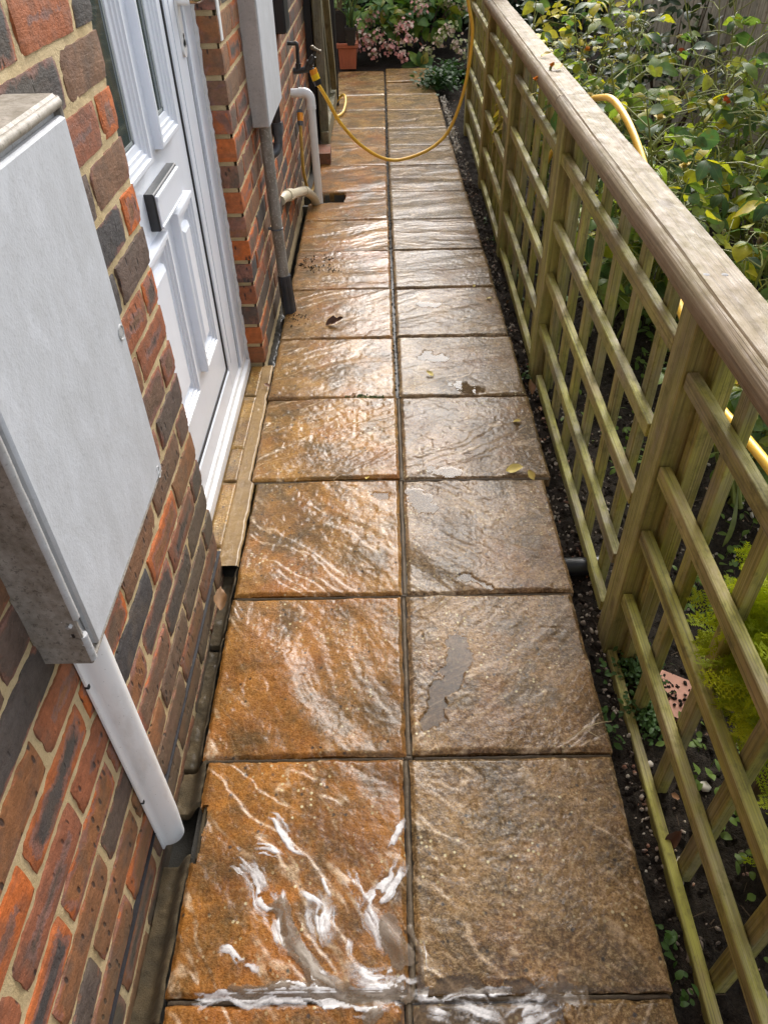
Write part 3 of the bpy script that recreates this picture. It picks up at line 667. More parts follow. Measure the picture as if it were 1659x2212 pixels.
nm = MB(); nm.box(-0.3625, -0.3525, 0.583, 0.688, -0.07, -0.006, 0.004); nm.obj('wall_fillet', M_fillet, path)
strip('wall_fillet', -0.437, -0.404, 2.335, 2.95, -0.03, M_deep, 0.008, 0.006, seed=26)
# cut ledge stones below the door, in their mortar
yb = [onz(530, v).y for v in (791, 854, 862, 967, 969, 1038, 1043, 1180)]
strip('ledge_mortar', -0.505, -0.436, 1.35, 2.332, -0.0065, M_ledgemortar, 0.002, 0.006, seed=31, wob=0.004)
ys = np.arange(1.325, 2.331, .004); fx = np.linspace(0, 1, 14); F_, Y = np.meshgrid(fx, ys, indexing='ij')
le = np.interp(ys, [1.32, jy[4]-.006, jy[4]+.006, jy[5]-.006, jy[5]+.006, 2.34], [LE[3], LE[3], LE[4], LE[4], LE[5], LE[5]])-.0045+.006*(fbm(ys*26, ys*0, 34, 4, .6)-.5)
x0_ = -0.4415+.004*(fbm(ys*30, ys*0+5, 35, 3)-.5); X = x0_+(le-x0_)*F_
Z = -0.0026+.005*(fbm(X*60, Y*45, 36, 5, .65)-.5)-.006*sstep(.93, 1, F_)-.002*(1-sstep(0, .06, F_))
link('ledge_mortar', grid_mesh('ledge_mortar', X, Y, Z, M_ledgemortar), path)
for q in range(0, 8, 2):
    a, b = min(yb[q], yb[q+1]), max(yb[q], yb[q+1])
    n = 46; xs = np.linspace(-0.481, -0.4395, 16); ys = np.linspace(a, b, n); X, Y = np.meshgrid(xs, ys, indexing='ij')
    Z = -0.0005+riven(X, Y, 1.2, 500+q, 0.0035); de = np.minimum(np.minimum(X-xs[0], xs[-1]-X), np.minimum(Y-a, b-Y)); Z -= 0.0045*(1-sstep(0, 0.004, de))
    cx, cy = -0.46, (a+b)/2
    i, j = np.meshgrid(np.arange(15), np.arange(n-1), indexing='ij'); aa = (i*n+j).ravel()
    o = link('ledge_stone', mesh_np('ledge_stone', np.stack([X.ravel()-cx, Y.ravel()-cy, Z.ravel()], 1), np.stack([aa, aa+n, aa+n+1, aa+1], 1), M_ledge, True), path, (cx, cy, 0))
    o.color = (0.40, 0.24, 0.065, 0.1)
# gully pit beside the waste pipes
gp = MB(); a, b, c, d = -0.43, HOLE[1], HOLE[2], HOLE[3]
gp.box(a, b, d, d+0.02, -0.2, -0.012); gp.box(b, b+0.02, c, d+0.02, -0.2, -0.012); gp.box(a, b, c-0.02, c, -0.2, -0.012); gp.box(a, b, c, d, -0.22, -0.2)
gp.obj('gully_pit', plain('dark_wet_concrete', (0.05, 0.045, 0.035), 0.5, 0.3, 30, 0.4), path)

# ---- soapy water still running off the nearest slabs
FOAM = [([(585, 1768), (618, 1800), (655, 1838)], .009), ([(545, 1885), (575, 1950), (600, 1990), (622, 2035)], .017), ([(500, 1838), (540, 1870), (572, 1905)], .010), ([(602, 1935), (606, 1980)], .008),
        ([(640, 2045), (682, 2112), (722, 2136)], .010), ([(690, 1965), (700, 2012)], .020), ([(752, 1888), (776, 1936), (802, 1992), (832, 2042)], .010),
        ([(862, 1878), (832, 1930), (800, 1962)], .016), ([(520, 2150), (620, 2147), (700, 2152), (765, 2158), (800, 2190), (832, 2176)], .0085), ([(770, 2112), (830, 2122), (872, 2112)], .022),
        ([(900, 2143), (1000, 2138), (1095, 2134)], .008), ([(430, 2150), (520, 2158), (640, 2160), (740, 2168), (790, 2188), (850, 2172)], .008), ([(560, 2140), (640, 2134), (700, 2140), (760, 2148)], .006), ([(1000, 2180), (1060, 2200)], .016), ([(1120, 2200), (1160, 2190)], .02), ([(775, 2130), (850, 2138)], .016), ([(906, 2035), (910, 2082)], .006), ([(1150, 2186), (1184, 2164)], .026), ([(1062, 2172), (1066, 2192)], .016), 
        ([(640, 1850), (560, 1842)], .006), ([(480, 2052), (520, 2085), (560, 2100)], .006), ([(500, 1885), (525, 1905)], .010), ([(560, 1830), (610, 1840)], .006), ([(930, 2175), (960, 2185)], .010),
        ([(820, 2000), (850, 2030)], .012), ([(760, 2035), (750, 2075)], .006), ([(580, 1800), (545, 1850)], .006), ([(655, 1930), (690, 1955)], .007), ([(700, 1900), (715, 1935)], .005), ([(870, 1780), (845, 1830)], .006)]
xs = np.arange(-0.44, 0.30, 0.0019); ys = np.arange(0.28, 0.86, 0.0019); X, Y = np.meshgrid(xs, ys, indexing='ij')
lace = fbm(X*55, Y*55, 601, 4, 0.65)
wx = X+0.022*(fbm(X*26, Y*26, 611, 4, .55)-0.5); wy = Y+0.022*(fbm(X*26, Y*26, 612, 4, .55)-0.5)
def stroke(X, Y, pl):
    """distance to a line, signed offset and run along it"""
    D = np.full(X.shape, 9.0); Sd = np.zeros_like(X); R = np.zeros_like(X); acc = 0.0
    for a, b in zip(pl[:-1], pl[1:]):
        dx, dy = b[0]-a[0], b[1]-a[1]; L = math.hypot(dx, dy)+1e-9; t = np.clip(((X-a[0])*dx+(Y-a[1])*dy)/L**2, 0, 1)
        d = np.hypot(X-a[0]-t*dx, Y-a[1]-t*dy); s = ((X-a[0])*dy-(Y-a[1])*dx)/L; c = d < D
        D = np.where(c, d, D); Sd = np.where(c, s, Sd); R = np.where(c, acc+t*L, R); acc += L
    return D, Sd, R
cov = np.zeros_like(X)
for k, (pl, r) in enumerate(FOAM):
    D, Sd, R = stroke(wx, wy, [onz(*p) for p in pl]); r *= 1.5; RL = R.max(); fo = np.clip(1-D/r, 0, 1)*sstep(-.008, .010, R)*sstep(-.008, .010, RL-R)
    sk = fbm(R*16+k*7.1, Sd*190+3*k, 700+k, 3, 0.55)                     # threads drawn out along the run
    gap = fbm(R*34+k, Sd*60, 740+k, 3, .6)
    cov = np.maximum(cov, np.where(fo > 0, fo**.7*(0.35+2.6*(sk-0.42))*sstep(0.28, 0.42, gap)*1.25, 0))
SZ = np.vectorize(surf_z)(X, Y)
SZs = SZ.copy()
for _ in range(14):
    q = np.pad(SZs, 1, mode='edge'); SZs = (q[:-2, 1:-1]+q[2:, 1:-1]+q[1:-1, :-2]+q[1:-1, 2:]+q[1:-1, 1:-1])/5
on = cov > 0.04
kq = on[:-1, :-1] & on[1:, 1:] & on[:-1, 1:] & on[1:, :-1]
Z = np.maximum(np.maximum(SZs, SZ), -0.005)+0.0007+0.0012*np.clip(cov, 0, 0.8)
fo_ = link('soap_foam', grid_mesh('soap_foam', xs, ys, Z, M_foam, kq))
_v = np.empty(len(fo_.data.vertices)*3); fo_.data.vertices.foreach_get('co', _v); _v = _v.reshape(-1, 3)
_i = np.rint((_v[:, 0]-xs[0])/0.0019).astype(int).clip(0, len(xs)-1); _j = np.rint((_v[:, 1]-ys[0])/0.0019).astype(int).clip(0, len(ys)-1)
at = fo_.data.attributes.new('cover', 'FLOAT', 'POINT'); at.data.foreach_set('value', np.clip(cov[_i, _j], 0, 1).astype(np.float32))
tag(fo_, 'thin white soap suds streaking over the nearest wet slab and its joint', 'foam', kind='stuff')
mask2 = np.zeros_like(X)
for pl, r in (([(600, 1960), (640, 2052), (690, 2122), (762, 2150), (868, 2142)], .016), ([(500, 2143), (600, 2140), (700, 2145), (870, 2143)], .014), ([(800, 2170), (800, 2190)], .02), ([(840, 2000), (862, 2060)], .024), ([(905, 2170), (905, 2120), (893, 2000)], .007), ([(1150, 2140), (1240, 2150), (1290, 2145)], .014)):
    P = [onz(*p) for p in pl]; mask2 = np.maximum(mask2, 1-seg_dist(wx, wy, P)/r)
on = (mask2 > 0.02) & (mask2+0.6*(lace-0.5) > 0.05); kq = on[:-1, :-1] & on[1:, 1:] & on[:-1, 1:] & on[1:, :-1]
Z = SZs+0.0011+0.0018*np.clip(mask2, 0, 1)+0.0016*(fbm(X*16+Y*9, Y*16, 620, 3)-0.5)
tag(link('runoff_water', grid_mesh('runoff', xs, ys, Z, M_murky, kq)), kind='structure')

# ================================================================== house: brick walls and door
WX = -0.432
house = thing('brick_house', 'brick house wall with sandy mortar and a white front door along the path', 'house', (WX, 1.33, 0))
HO = Vector((WX, 1.33, 0))
def hp(x, y, z): return (x-HO.x, y-HO.y, z-HO.z)
def brick_mesh(L, seed, H=0.0615, D=0.1025):
    bm = bmesh.new(); nx, ny, nz = 3, (15 if L > 0.15 else 8), 4
    vs = {}
    def V(i, j, k):
        if (i, j, k) not in vs:
            x = -D+D*(0, 0.62, 0.975, 1)[i]; y = L*(j/ny-0.5); z = H*(k/nz-0.5)
            vs[(i, j, k)] = bm.verts.new((x, y, z))
        return vs[(i, j, k)]
    for j in range(ny):
        for k in range(nz): bm.faces.new((V(3, j, k), V(3, j+1, k), V(3, j+1, k+1), V(3, j, k+1)))
    for i in range(3):
        for j in range(ny):
            bm.faces.new((V(i, j, 0), V(i, j+1, 0), V(i+1, j+1, 0), V(i+1, j, 0))); bm.faces.new((V(i, j, nz), V(i+1, j, nz), V(i+1, j+1, nz), V(i, j+1, nz)))
        for k in range(nz):
            bm.faces.new((V(i, 0, k), V(i+1, 0, k), V(i+1, 0, k+1), V(i, 0, k+1))); bm.faces.new((V(i, ny, k), V(i, ny, k+1), V(i+1, ny, k+1), V(i+1, ny, k)))
    r = random.Random(seed); o = r.random()*50
    for (i, j, k), v in vs.items():
        x, y, z = v.co
        nse = lambda a, s: (float(vnoise(a, o+s, seed % 97))-0.5)
        if k == 0: z += 0.0022*nse(y*40, 1)+0.0018*nse(y*150, 4)
        if k == nz: z += 0.0022*nse(y*40, 9)+0.0018*nse(y*150, 14)
        if j in (0, ny): y += 0.0022*nse(z*70, 20+j)
        if i == 3:                                       # slightly worn arrises and a nearly flat face
            x += 0.0010*nse(y*40+z*60, 33)
            if k in (0, nz): x -= 0.0010
            if j in (0, ny): x -= 0.0012
            if k in (0, nz) and j in (0, ny): x -= 0.0010; z *= 0.965; y *= 0.990
        v.co = (x, y, z)
    me = bpy.data.meshes.new('brick'); bm.normal_update(); bm.to_mesh(me); bm.free()
    me.materials.append(M_brick); me.polygons.foreach_set('use_smooth', [True]*len(me.polygons))
    try: me.set_sharp_from_angle(angle=math.radians(38))
    except Exception: pass
    return me
STR = [brick_mesh(0.215, 10+i) for i in range(8)]; HDR = [brick_mesh(0.1025, 40+i) for i in range(6)]; CUT = {}
rb = random.Random(77)
nbrick = 0
# the colours of the bricks one can single out: (smoke, hue)
def put_brick(y0, y1, zc, parent=house, smoke=None, hue=None, proud=0.0):
    global nbrick
    L = y1-y0
    if abs(L-0.215) < 0.003: me = rb.choice(STR); hl = 0.1075
    elif abs(L-0.1025) < 0.006: me = rb.choice(HDR); hl = 0.051
    else:
        k = round(L, 3)
        if k not in CUT: CUT[k] = brick_mesh(k, 60+len(CUT))
        me = CUT[k]; hl = L/2
    o = link('brick', me, parent, hp(WX+proud+rb.uniform(-0.0016, 0.0012), (y0+y1)/2, zc), (rb.gauss(0, .004), rb.gauss(0, .006), rb.gauss(0, .006)))
    s = rb.betavariate(1.5, 0.9) if smoke is None else smoke
    o.color = (s, hl, rb.random()**1.25 if hue is None else hue, 1); nbrick += 1
    return o
YN = 1.337
extra = []
for c in range(-2, 17):                                # near wall, courses counted from the damp course
    zc = 0.0355+0.075*c+0.0375
    e = YN; k = 0
    first = 0.080 if (c % 2) else 0.184
    y1 = e; L = first
    while y1 > -0.02:
        y0 = y1-L
        vis = any(inview((WX, y, z), 90) for y in (y0, (y0+y1)/2, y1) for z in (zc-.03, zc+.03))
        if vis: put_brick(y0, y1, zc, proud=0.0)
        else: extra.append((y0, y1, zc))
        y1 = y0-0.015; L = 0.203
YF = 2.333; YE = 5.09
fl = 0
for c in range(0, 15):                                 # far wall beyond the door
    zc = 0.075*c+0.0375
    y0 = YF; L = 0.215 if c % 2 else 0.1025
    while y0 < YE-0.03:
        y1 = min(y0+L, YE)
        vis = any(inview((WX, y, z), 40) for y in (y0, (y0+y1)/2, y1) for z in (zc-.03, zc+.03)) and nbrick < 300
        if vis:
            o = put_brick(y0, y1, zc)
        else: extra.append((y0, y1, zc))
        y0 = y1+0.010; L = 0.215
em = MB()
for (y0, y1, zc) in extra: em.box(WX-0.1-HO.x, WX-HO.x, y0-HO.y, y1-HO.y, zc-0.0325, zc+0.0325, 0.003)
o = em.obj('brick_stuff', M_brick, house); o['kind'] = 'stuff'; o.name = 'bricks'; o.color = (0.5, 0.1, 0.5, 1)

def mortar_face(y0, y1, z0, z1, st, seed):
    ys = np.arange(y0, y1+st/2, st); zs = np.arange(z0, z1+st/2, st); Yg, Zg = np.meshgrid(ys, zs, indexing='ij')
    Xg = WX-0.0042+0.0034*(fbm(Yg*45, Zg*45, seed, 4, 0.6)-0.5)*2+0.0015*(fbm(Yg*150, Zg*150, seed+3, 2)-0.5)
    ny, nz = Yg.shape; V = np.stack([Xg.ravel()-HO.x, Yg.ravel()-HO.y, Zg.ravel()-HO.z], 1)
    i, j = np.meshgrid(np.arange(ny-1), np.arange(nz-1), indexing='ij'); a = (i*nz+j).ravel()
    return link('mortar', mesh_np('mortar', V, np.stack([a, a+nz, a+nz+1, a+1], 1), M_mortar, True), house)
mortar_face(-0.1, YN-0.006, -0.12, 1.33, 0.0065, 7)
mortar_face(YF+0.006, YE, -0.06, 1.14, 0.011, 8)
mm = MB()
mm.box(-0.60, WX-0.012, -0.1, YN-0.006, -0.1, 1.33); mm.box(-0.60, WX-0.012, YF+0.006, YE, -0.1, 1.14)
mo = mm.obj('mortar', M_mortar, house, (-HO.x, -HO.y, 0))
up = MB()
up.box(-0.75, WX, -3.0, -0.1, -0.1, 5.2); up.box(-0.75, WX, -0.1, YN, 1.33, 5.2); up.box(-0.75, WX, YF, YE, 1.14, 5.2); up.box(-0.75, WX, YN, YF, 2.12, 5.2)
up.box(-4.5, -0.75, -3.0, YE, -0.1, 5.2)
up.obj('upper_wall', M_brickwork, house, (-HO.x, -HO.y, 0))
dp = MB(); dp.box(WX-0.05, WX+0.0030, -0.1, YN+0.003, 0.0335, 0.0368, 0.0005); dp.obj('damp_proof_course', M_dpc, house, (-HO.x, -HO.y, 0))
fk = MB(); fk.box(WX-0.002, WX+0.003, 2.345, 2.372, 0.985, 1.14, 0.001); fk.obj('white_corner_strip', M_pvcwhite, house, (-HO.x, -HO.y, 0))

# ---- door frame and door
DO = Vector((-0.505, 1.75, 0)); dloc = (DO.x-HO.x, DO.y-HO.y, 0)
inv = (-DO.x, -DO.y, 0)
fr = MB()
fr.box(-0.57, -0.4965, 2.217, 2.334, 0.0, 2.12, 0.003)
fr.prism([(2.217, -0.4965), (2.262, -0.4965), (2.262, -0.4935), (2.225, -0.4915), (2.217, -0.4935)], 0.06, 2.1, M=Matrix(((0, 0, 1, 0), (0, 1, 0, 0), (1, 0, 0, 0), (0, 0, 0, 1))))
fr.box(-0.57, -0.4965, 1.337, 1.40, 0.0, 2.12, 0.003); fr.box(-0.57, -0.4965, 1.40, 2.217, 2.06, 2.12, 0.003)
fo = fr.obj('door_frame', M_upvc, house, (-HO.x, -HO.y, 0))
slm = MB()
slm.prism([(-0.56, 0.0), (-0.483, 0.0), (-0.483, 0.030), (-0.4845, 0.0325), (-0.494, 0.035), (-0.494, 0.054), (-0.4955, 0.057), (-0.507, 0.060), (-0.56, 0.060)], -2.312, -1.337, M=Matrix(((0, 1, 0, 0), (-1, 0, 0, 0), (0, 0, 1, 0), (0, 0, 0, 1))))
slm.obj('door_sill', M_sill, house, (-HO.x, -HO.y, 0))
sb = MB(); pts = []
for i in range(120):
    z = 0.0+i*0.0105; pts.append((-0.4935+0.0022*(float(vnoise(z*60, 3, 5))-0.5), 2.3325-0.003*float(vnoise(z*45, 9, 6)), z))
sb.tube(pts, [0.0050+0.0040*float(vnoise(i*0.9, 2, 8)) for i in range(120)], 7)
sb.obj('sealant_bead', plain('rough_white_sealant', (0.70, 0.69, 0.68), 0.6, 0.1, 60, 0.5), house, (-HO.x, -HO.y, 0), smooth=True)

door = link('door', None, house, dloc)
def dp_(mb, name, m, smooth=False, parent=door): return mb.obj(name, m, parent, inv, smooth=smooth)
b = MB(); b.box(-0.56, -0.508, 1.38, 2.056, 0.146, 2.05); 
dp_(b, 'door_panel', M_upvc)
b = MB(); b.box(-0.56, -0.5005, 2.0645, 2.2065, 0.062, 2.05, 0.0035); b.box(-0.56, -0.5005, 1.38, 2.0645, 0.062, 0.1365, 0.0035); b.box(-0.5005, -0.4985, 2.10, 2.17, 0.14, 2.0, 0.001)
dp_(b, 'door_stile', M_upvc)
b = MB(); b.box(-0.53, -0.5045, 2.0555, 2.065, 0.138, 2.05, 0.001); b.box(-0.53, -0.5045, 1.38, 2.0555, 0.1362, 0.1465, 0.001); b.box(-0.53, -0.5025, 2.2062, 2.2172, 0.06, 2.06, 0.001)
dp_(b, 'rubber_gasket', M_rubber)
RING = [(0, -.509), (0, -.489), (.003, -.4875), (.011, -.4875), (.013, -.4915), (.015, -.4925), (.022, -.4925), (.024, -.4965), (.026, -.4975), (.033, -.4975), (.035, -.5015), (.048, -.5035), (.049, -.506)]
def ring(mb, y0, y1, z0, z1, prof=RING):
    V = []
    for ins, x in prof: V += [(x, y0+ins, z0+ins), (x, y1-ins, z0+ins), (x, y1-ins, z1-ins), (x, y0+ins, z1-ins)]
    F = [(4*i+j, 4*i+(j+1) % 4, 4*(i+1)+(j+1) % 4, 4*(i+1)+j) for i in range(len(prof)-1) for j in range(4)]
    mb.add(V, F)
for (y0, y1) in ((1.36, 1.676), (1.772, 1.950)):
    b = MB(); ring(b, y0, y1, 0.868, 1.99); dp_(b, 'glazing_moulding', M_upvc)
    b = MB(); b.box(-0.512, -0.5065, y0+.046, y1-.046, 0.914, 1.944); dp_(b, 'glass_pane', M_glass)
    b = MB(); b.box(-0.5064, -0.5055, y1-.060, y1-.0515, 0.926, 1.94); b.box(-0.5064, -0.5055, y0+.05, y1-.060, 0.920, 0.926); dp_(b, 'spacer_bar', M_spacer)
R2 = [(0, -.509), (0, -.489), (.003, -.4875), (.012, -.4875), (.014, -.492), (.022, -.492), (.024, -.497), (.032, -.497), (.034, -.503), (.040, -.508)]
for (y0, y1) in ((1.36, 1.672), (1.776, 1.948)):
    b = MB(); ring(b, y0, y1, 0.300, 0.724, R2)
    ring(b, y0+.052, y1-.045, 0.352, 0.668, [(0, -.509), (0.002, -.500), (.012, -.494), (.014, -.494)]); b.box(-0.5085, -0.4942, y0+.064, y1-.057, 0.364, 0.656)
    dp_(b, 'raised_moulding', M_upvc)
lp = link('letter_plate', None, door, (0, 0, 0))
b = MB(); b.box(-0.509, -0.4865, 1.615, 1.842, 0.742, 0.8205, 0.002); b.obj('letter_plate_surround', M_blackplastic, door, inv)
bpy.data.objects.remove(lp)
b = MB(); b.box(-0.50, -0.4825, 1.6225, 1.8405, 0.7455, 0.8135, 0.0018); b.box(-0.4835, -0.4805, 1.6225, 1.8405, 0.803, 0.8135, 0.001); b.box(-0.4835, -0.4805, 1.6225, 1.8405, 0.7455, 0.7515, 0.001)
b.obj('letter_flap', M_upvc, door, inv)
b = MB(); b.box(-0.502, -0.4925, 2.152, 2.192, 0.998, 1.30, 0.005)
b.tube([(-0.502, 2.172, 0.998), (-0.4925, 2.172, 0.998)], 0.0195, 18); b.obj('lock_plate', upvc('white_lock_plate', (0.74, 0.74, 0.73), 0.2), door, inv)
b = MB(); b.tube([(-0.493, 2.172, 1.025), (-0.4915, 2.172, 1.025)], 0.0052, 12); b.box(-0.493, -0.4915, 2.1695, 2.1745, 1.0, 1.022); b.obj('keyhole', M_rubber, door, inv)
b = MB(); b.tube([(-0.493, 2.172, 1.10), (-0.462, 2.172, 1.10)], 0.013, 16); b.obj('handle_rose', M_pvcwhite, door, inv, smooth=True)
b = MB(); b.tube(bez([(-0.466, 2.172, 1.10), (-0.452, 2.180, 1.10), (-0.448, 2.21, 1.098), (-0.449, 2.285, 1.096), (-0.453, 2.292, 1.096)], 6), [0.011]*12+[0.0105]*13, 14); b.obj('door_handle', M_chrome, door, inv, smooth=True)

# ================================================================== things on and by the wall
# near meter box
Y0, Y1, ZB, ZT, XF = 0.567, 0.957, 0.592, 1.143, -0.367
mb_ = thing('meter_box', 'large weathered white meter box with a chipped corner, on the near brick wall', 'meter box', (WX, (Y0+Y1)/2, ZB))
ml = (-WX, -(Y0+Y1)/2, -ZB)
b = MB(); b.box(WX-0.004, XF-0.004, Y0, Y0+0.006, ZB, ZT, 0.002); b.box(WX-0.004, XF-0.004, Y0+0.006, Y1, ZB, ZB+0.006, 0.002); b.box(WX-0.004, XF-0.004, Y1-0.006, Y1, ZB+.006, ZT, 0.002)
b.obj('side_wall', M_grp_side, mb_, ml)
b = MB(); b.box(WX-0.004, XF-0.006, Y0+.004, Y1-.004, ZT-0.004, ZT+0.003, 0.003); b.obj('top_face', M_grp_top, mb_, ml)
# rounded rim round the front, broken near its bottom corner
def rim_strip(p, q, r=0.0062):
    b = MB(); n = 26; p, q = Vector(p), Vector(q)
    pts = [p.lerp(q, i/n) for i in range(n+1)]; rr = [r+0.0006*(float(vnoise(i*.8, 1, 3))-.5) for i in range(n+1)]
    b.tube(pts, rr, 12); return b
xr = XF-0.0064
zc0, zc1 = ZB+0.050, ZB+0.082
b = rim_strip((xr, Y0+.0062, zc1), (xr, Y0+.0062, ZT-.005)); b.obj('rim', M_grp_rim, mb_, ml, smooth=True)
b = rim_strip((xr, Y0+.0062, ZB+.006), (xr, Y0+.0062, zc0)); b.obj('rim', M_grp_rim, mb_, ml, smooth=True)
b = rim_strip((xr, Y0+.007, ZT-.006), (xr, Y1-.007, ZT-.006)); b.obj('rim', M_grp_top, mb_, ml, smooth=True)
# chip: ragged flakes and the dark hole behind
b = MB(); b.box(XF-0.022, XF-0.011, Y0+0.001, Y0+0.012, zc0+0.004, zc1-0.004, 0.002, mi=0); b.obj('broken_edge', M_grp_rim, mb_, ml)
b = MB(); b.box(XF-0.018, XF-0.0095, Y0-0.0006, Y0+0.009, zc0-0.001, zc0+0.011, 0.003); b.obj('broken_hole', M_rubber, mb_, ml)
b = MB(); q = random.Random(3)
for i in range(9):
    z = zc0+(zc1-zc0)*i/8; s = .0035+.003*q.random(); M = Matrix.Translation((XF-0.010-0.010*(i % 2)+q.uniform(-.003, .003), Y0+.002+q.uniform(0, .007), z)) @ Euler((q.random()*3, q.random()*3, q.random()*3)).to_matrix().to_4x4()
    b.box(-s, s, -s*.7, s*.7, -s*.35, s*.35, 0, M)
b.obj('broken_edge', M_grp_rim, mb_, ml)
b = MB(); b.box(XF-0.030, XF-0.0145, Y0+.016, Y1-.003, ZB+.014, ZT-.006, 0.003); b.obj('door_rebate', M_grp_rim, mb_, ml)
b = MB(); b.box(XF-0.0150, XF-0.0030, Y0+.025, Y1-.0005, ZB+.007, ZT-.020, 0.0035); d = b.obj('box_door', M_grp_door, mb_, ml, smooth=True)
cl = onx(262, 718, XF-.003); sl = onx(343, 1020, XF-.003)
b = MB(); b.tube([(XF-.0028, cl.y+.010*math.cos(a), cl.z+.010*math.sin(a)) for a in [i*2*math.pi/20 for i in range(21)]], 0.0016, 6); b.tube([(XF-.0042, cl.y, cl.z), (XF-.0021, cl.y, cl.z)], 0.0065, 18); b.obj('moulded_ring', M_grp_rim, d, (0, 0, 0), smooth=True)
sp = bez([(XF-.0028, sl.y+a, sl.z+c) for a, c in ((-.006, .008), (-.001, .011), (.005, .008), (.003, .002), (-.003, -.001), (-.005, -.006), (.000, -.010), (.006, -.007))], 5)
b = MB(); b.tube(sp, 0.0011, 6); b.obj('moulded_mark', M_grp_rim, d, (0, 0, 0), smooth=True)

# white cover over the pipe below the near box
PY = 0.646
pc = thing('pipe_cover', 'white half round plastic cover below the chipped meter box', 'pipe cover', (WX, PY, 0))
b = MB(); prof = [(-.031, 0.0), (-.031, .0035), (-.0245, .005)]+[(-.0235*math.cos(a), .006+.031*math.sin(a)) for a in [math.pi*i/14 for i in range(15)]]+[(.0245, .005), (.030, .0035), (.030, 0.0)]
zs = np.linspace(-0.028, ZB+0.0, 9); V = []; n = len(prof)
for i, z in enumerate(zs):
    for y, x in prof: V.append((x*(1 if i > 0 else .9)+0.002, y, z))
F = [(i*n+j, i*n+j+1, (i+1)*n+j+1, (i+1)*n+j) for i in range(len(zs)-1) for j in range(n-1)]; b.add(V, F)
b.obj('cover', M_cover, pc, smooth=True)
for z in (0.475, 0.145):
    b = MB(); b.tube([(0.002, -.0280, z), (0.0068, -.0280, z)], 0.0042, 10); b.obj('screw_hole', M_rubber, pc)

# far box and its pipe
Y0, Y1, ZB2, XF2 = 2.700, 3.115, 0.683, -0.375
m2 = thing('meter_box', 'narrow white service box on the brick wall beyond the door, above a scuffed pipe', 'meter box', (WX, (Y0+Y1)/2, ZB2)); ml = (-WX, -(Y0+Y1)/2, -ZB2)
b = MB(); b.box(WX-.004, XF2-.003, Y0, Y1, ZB2, 1.27, 0.003); b.obj('box_body', M_grp_box2, m2, ml)
b = MB(); b.box(XF2-.006, XF2, Y0+.003, Y1-.002, ZB2+.001, 1.265, 0.0025); b.obj('box_door', M_grp_door, m2, ml)
gpp = thing('waste_pipe', 'scuffed grey down pipe with a black sleeve at its foot, below the narrow white box', 'pipe', (-0.395, 2.752, 0)); ml = (0.395, -2.752, 0)
b = MB(); b.tube([(-.400, 2.752, ZB2), (-.399, 2.752, .45), (-.396, 2.753, .30), (-.392, 2.753, .145)], [.0205, .0205, .021, .021], 18); b.obj('pipe', M_greypipe, gpp, ml, smooth=True)
b = MB(); b.tube([(-.391, 2.754, .150), (-.388, 2.754, .08), (-.384, 2.755, -.02)], [.0238, .0245, .0255], 18)
for a in range(6):
    an = a*math.pi/3; b.tube([(-.391+.0235*math.cos(an), 2.754+.0235*math.sin(an), .148), (-.384+.0255*math.cos(an), 2.755+.0255*math.sin(an), -.02)], .0028, 6)
b.obj('sleeve', M_boot, gpp, ml, smooth=True)
b = MB(); b.tube([(-.43, 2.752, .33), (-.40, 2.752, .33)], .006, 8); b.tube([(-.399+.0228*math.cos(t), 2.752+.0228*math.sin(t), .33) for t in [i*2*math.pi/16 for i in range(17)]], .0028, 6); b.obj('pipe_clip', M_greyplastic, gpp, ml, smooth=True)

# dark pipe with a grey coupling, and the black vent above it
dk = thing('drain_pipe', 'short dark brown pipe with a grey coupling behind the scuffed down pipe', 'pipe', (-.415, 3.17, 0)); ml = (.415, -3.17, 0)
b = MB(); b.tube([(-.412, 3.17, ZB2+.06), (-.412, 3.17, .58)], .017, 14); b.obj('pipe', plain('dark_brown_plastic', (.045, .035, .035), .4), dk, ml, smooth=True)
b = MB(); b.tube([(-.412, 3.17, .59), (-.412, 3.17, .545)], .021, 14); b.tube(bez([(-.412, 3.17, .55), (-.414, 3.165, .51), (-.425, 3.15, .488), (-.44, 3.14, .482)], 5), .018, 14); b.obj('coupling', M_greyplastic, dk, ml, smooth=True)
pv = onx(603, 72, -.42); 
vt = thing('vent_pipe', 'black square down pipe end on the brick wall behind the narrow white box', 'pipe', (-.41, 3.66, .82))
b = MB(); b.box(-.045+.01, .022, -.075, .085, 0, .5, .006); b.box(-.035, .026, -.080, .090, .38, .42, .004); b.obj('pipe', M_black, vt)

# white and beige waste pipes into the gully
wp_ = thing('waste_pipe', 'clean white waste pipe with a rounded elbow, running from the wall into the gully', 'pipe', (-.345, 3.99, 0)); ml = (.345, -3.99, 0)
el = [(-.44, 3.985, .524), (-.395, 3.985, .524)]
arc = [(-.375+.032*math.sin(a), 3.987, .492+.032*math.cos(a)) for a in [math.pi/2*i/8 for i in range(9)]]
b = MB(); b.tube(el+[(-.380, 3.987, .524)], .0195, 18); b.tube([(-.395, 3.987, .524)]+arc+[(-.343, 3.987, .462)], .0222, 18); b.obj('elbow', M_pvcwhite, wp_, ml, smooth=True)
b = MB(); b.tube([(-.343, 3.987, .48), (-.341, 4.0, .2), (-.340, 4.035, -.08)], .0195, 18); b.obj('pipe', M_pvcwhite, wp_, ml, smooth=True)
b = MB(); b.tube([(-.343, 3.987, .470), (-.343, 3.987, .452)], .0232, 18); b.tube([(-.397, 3.987, .524), (-.387, 3.987, .524)], .0232, 18); b.obj('socket_ring', M_pvcwhite, wp_, ml, smooth=True)
bp = thing('waste_pipe', 'stained beige waste pipe bending down beside the foot of the white pipe', 'pipe', (-.42, 3.3, .28)); ml = (.42, -3.3, -.28)
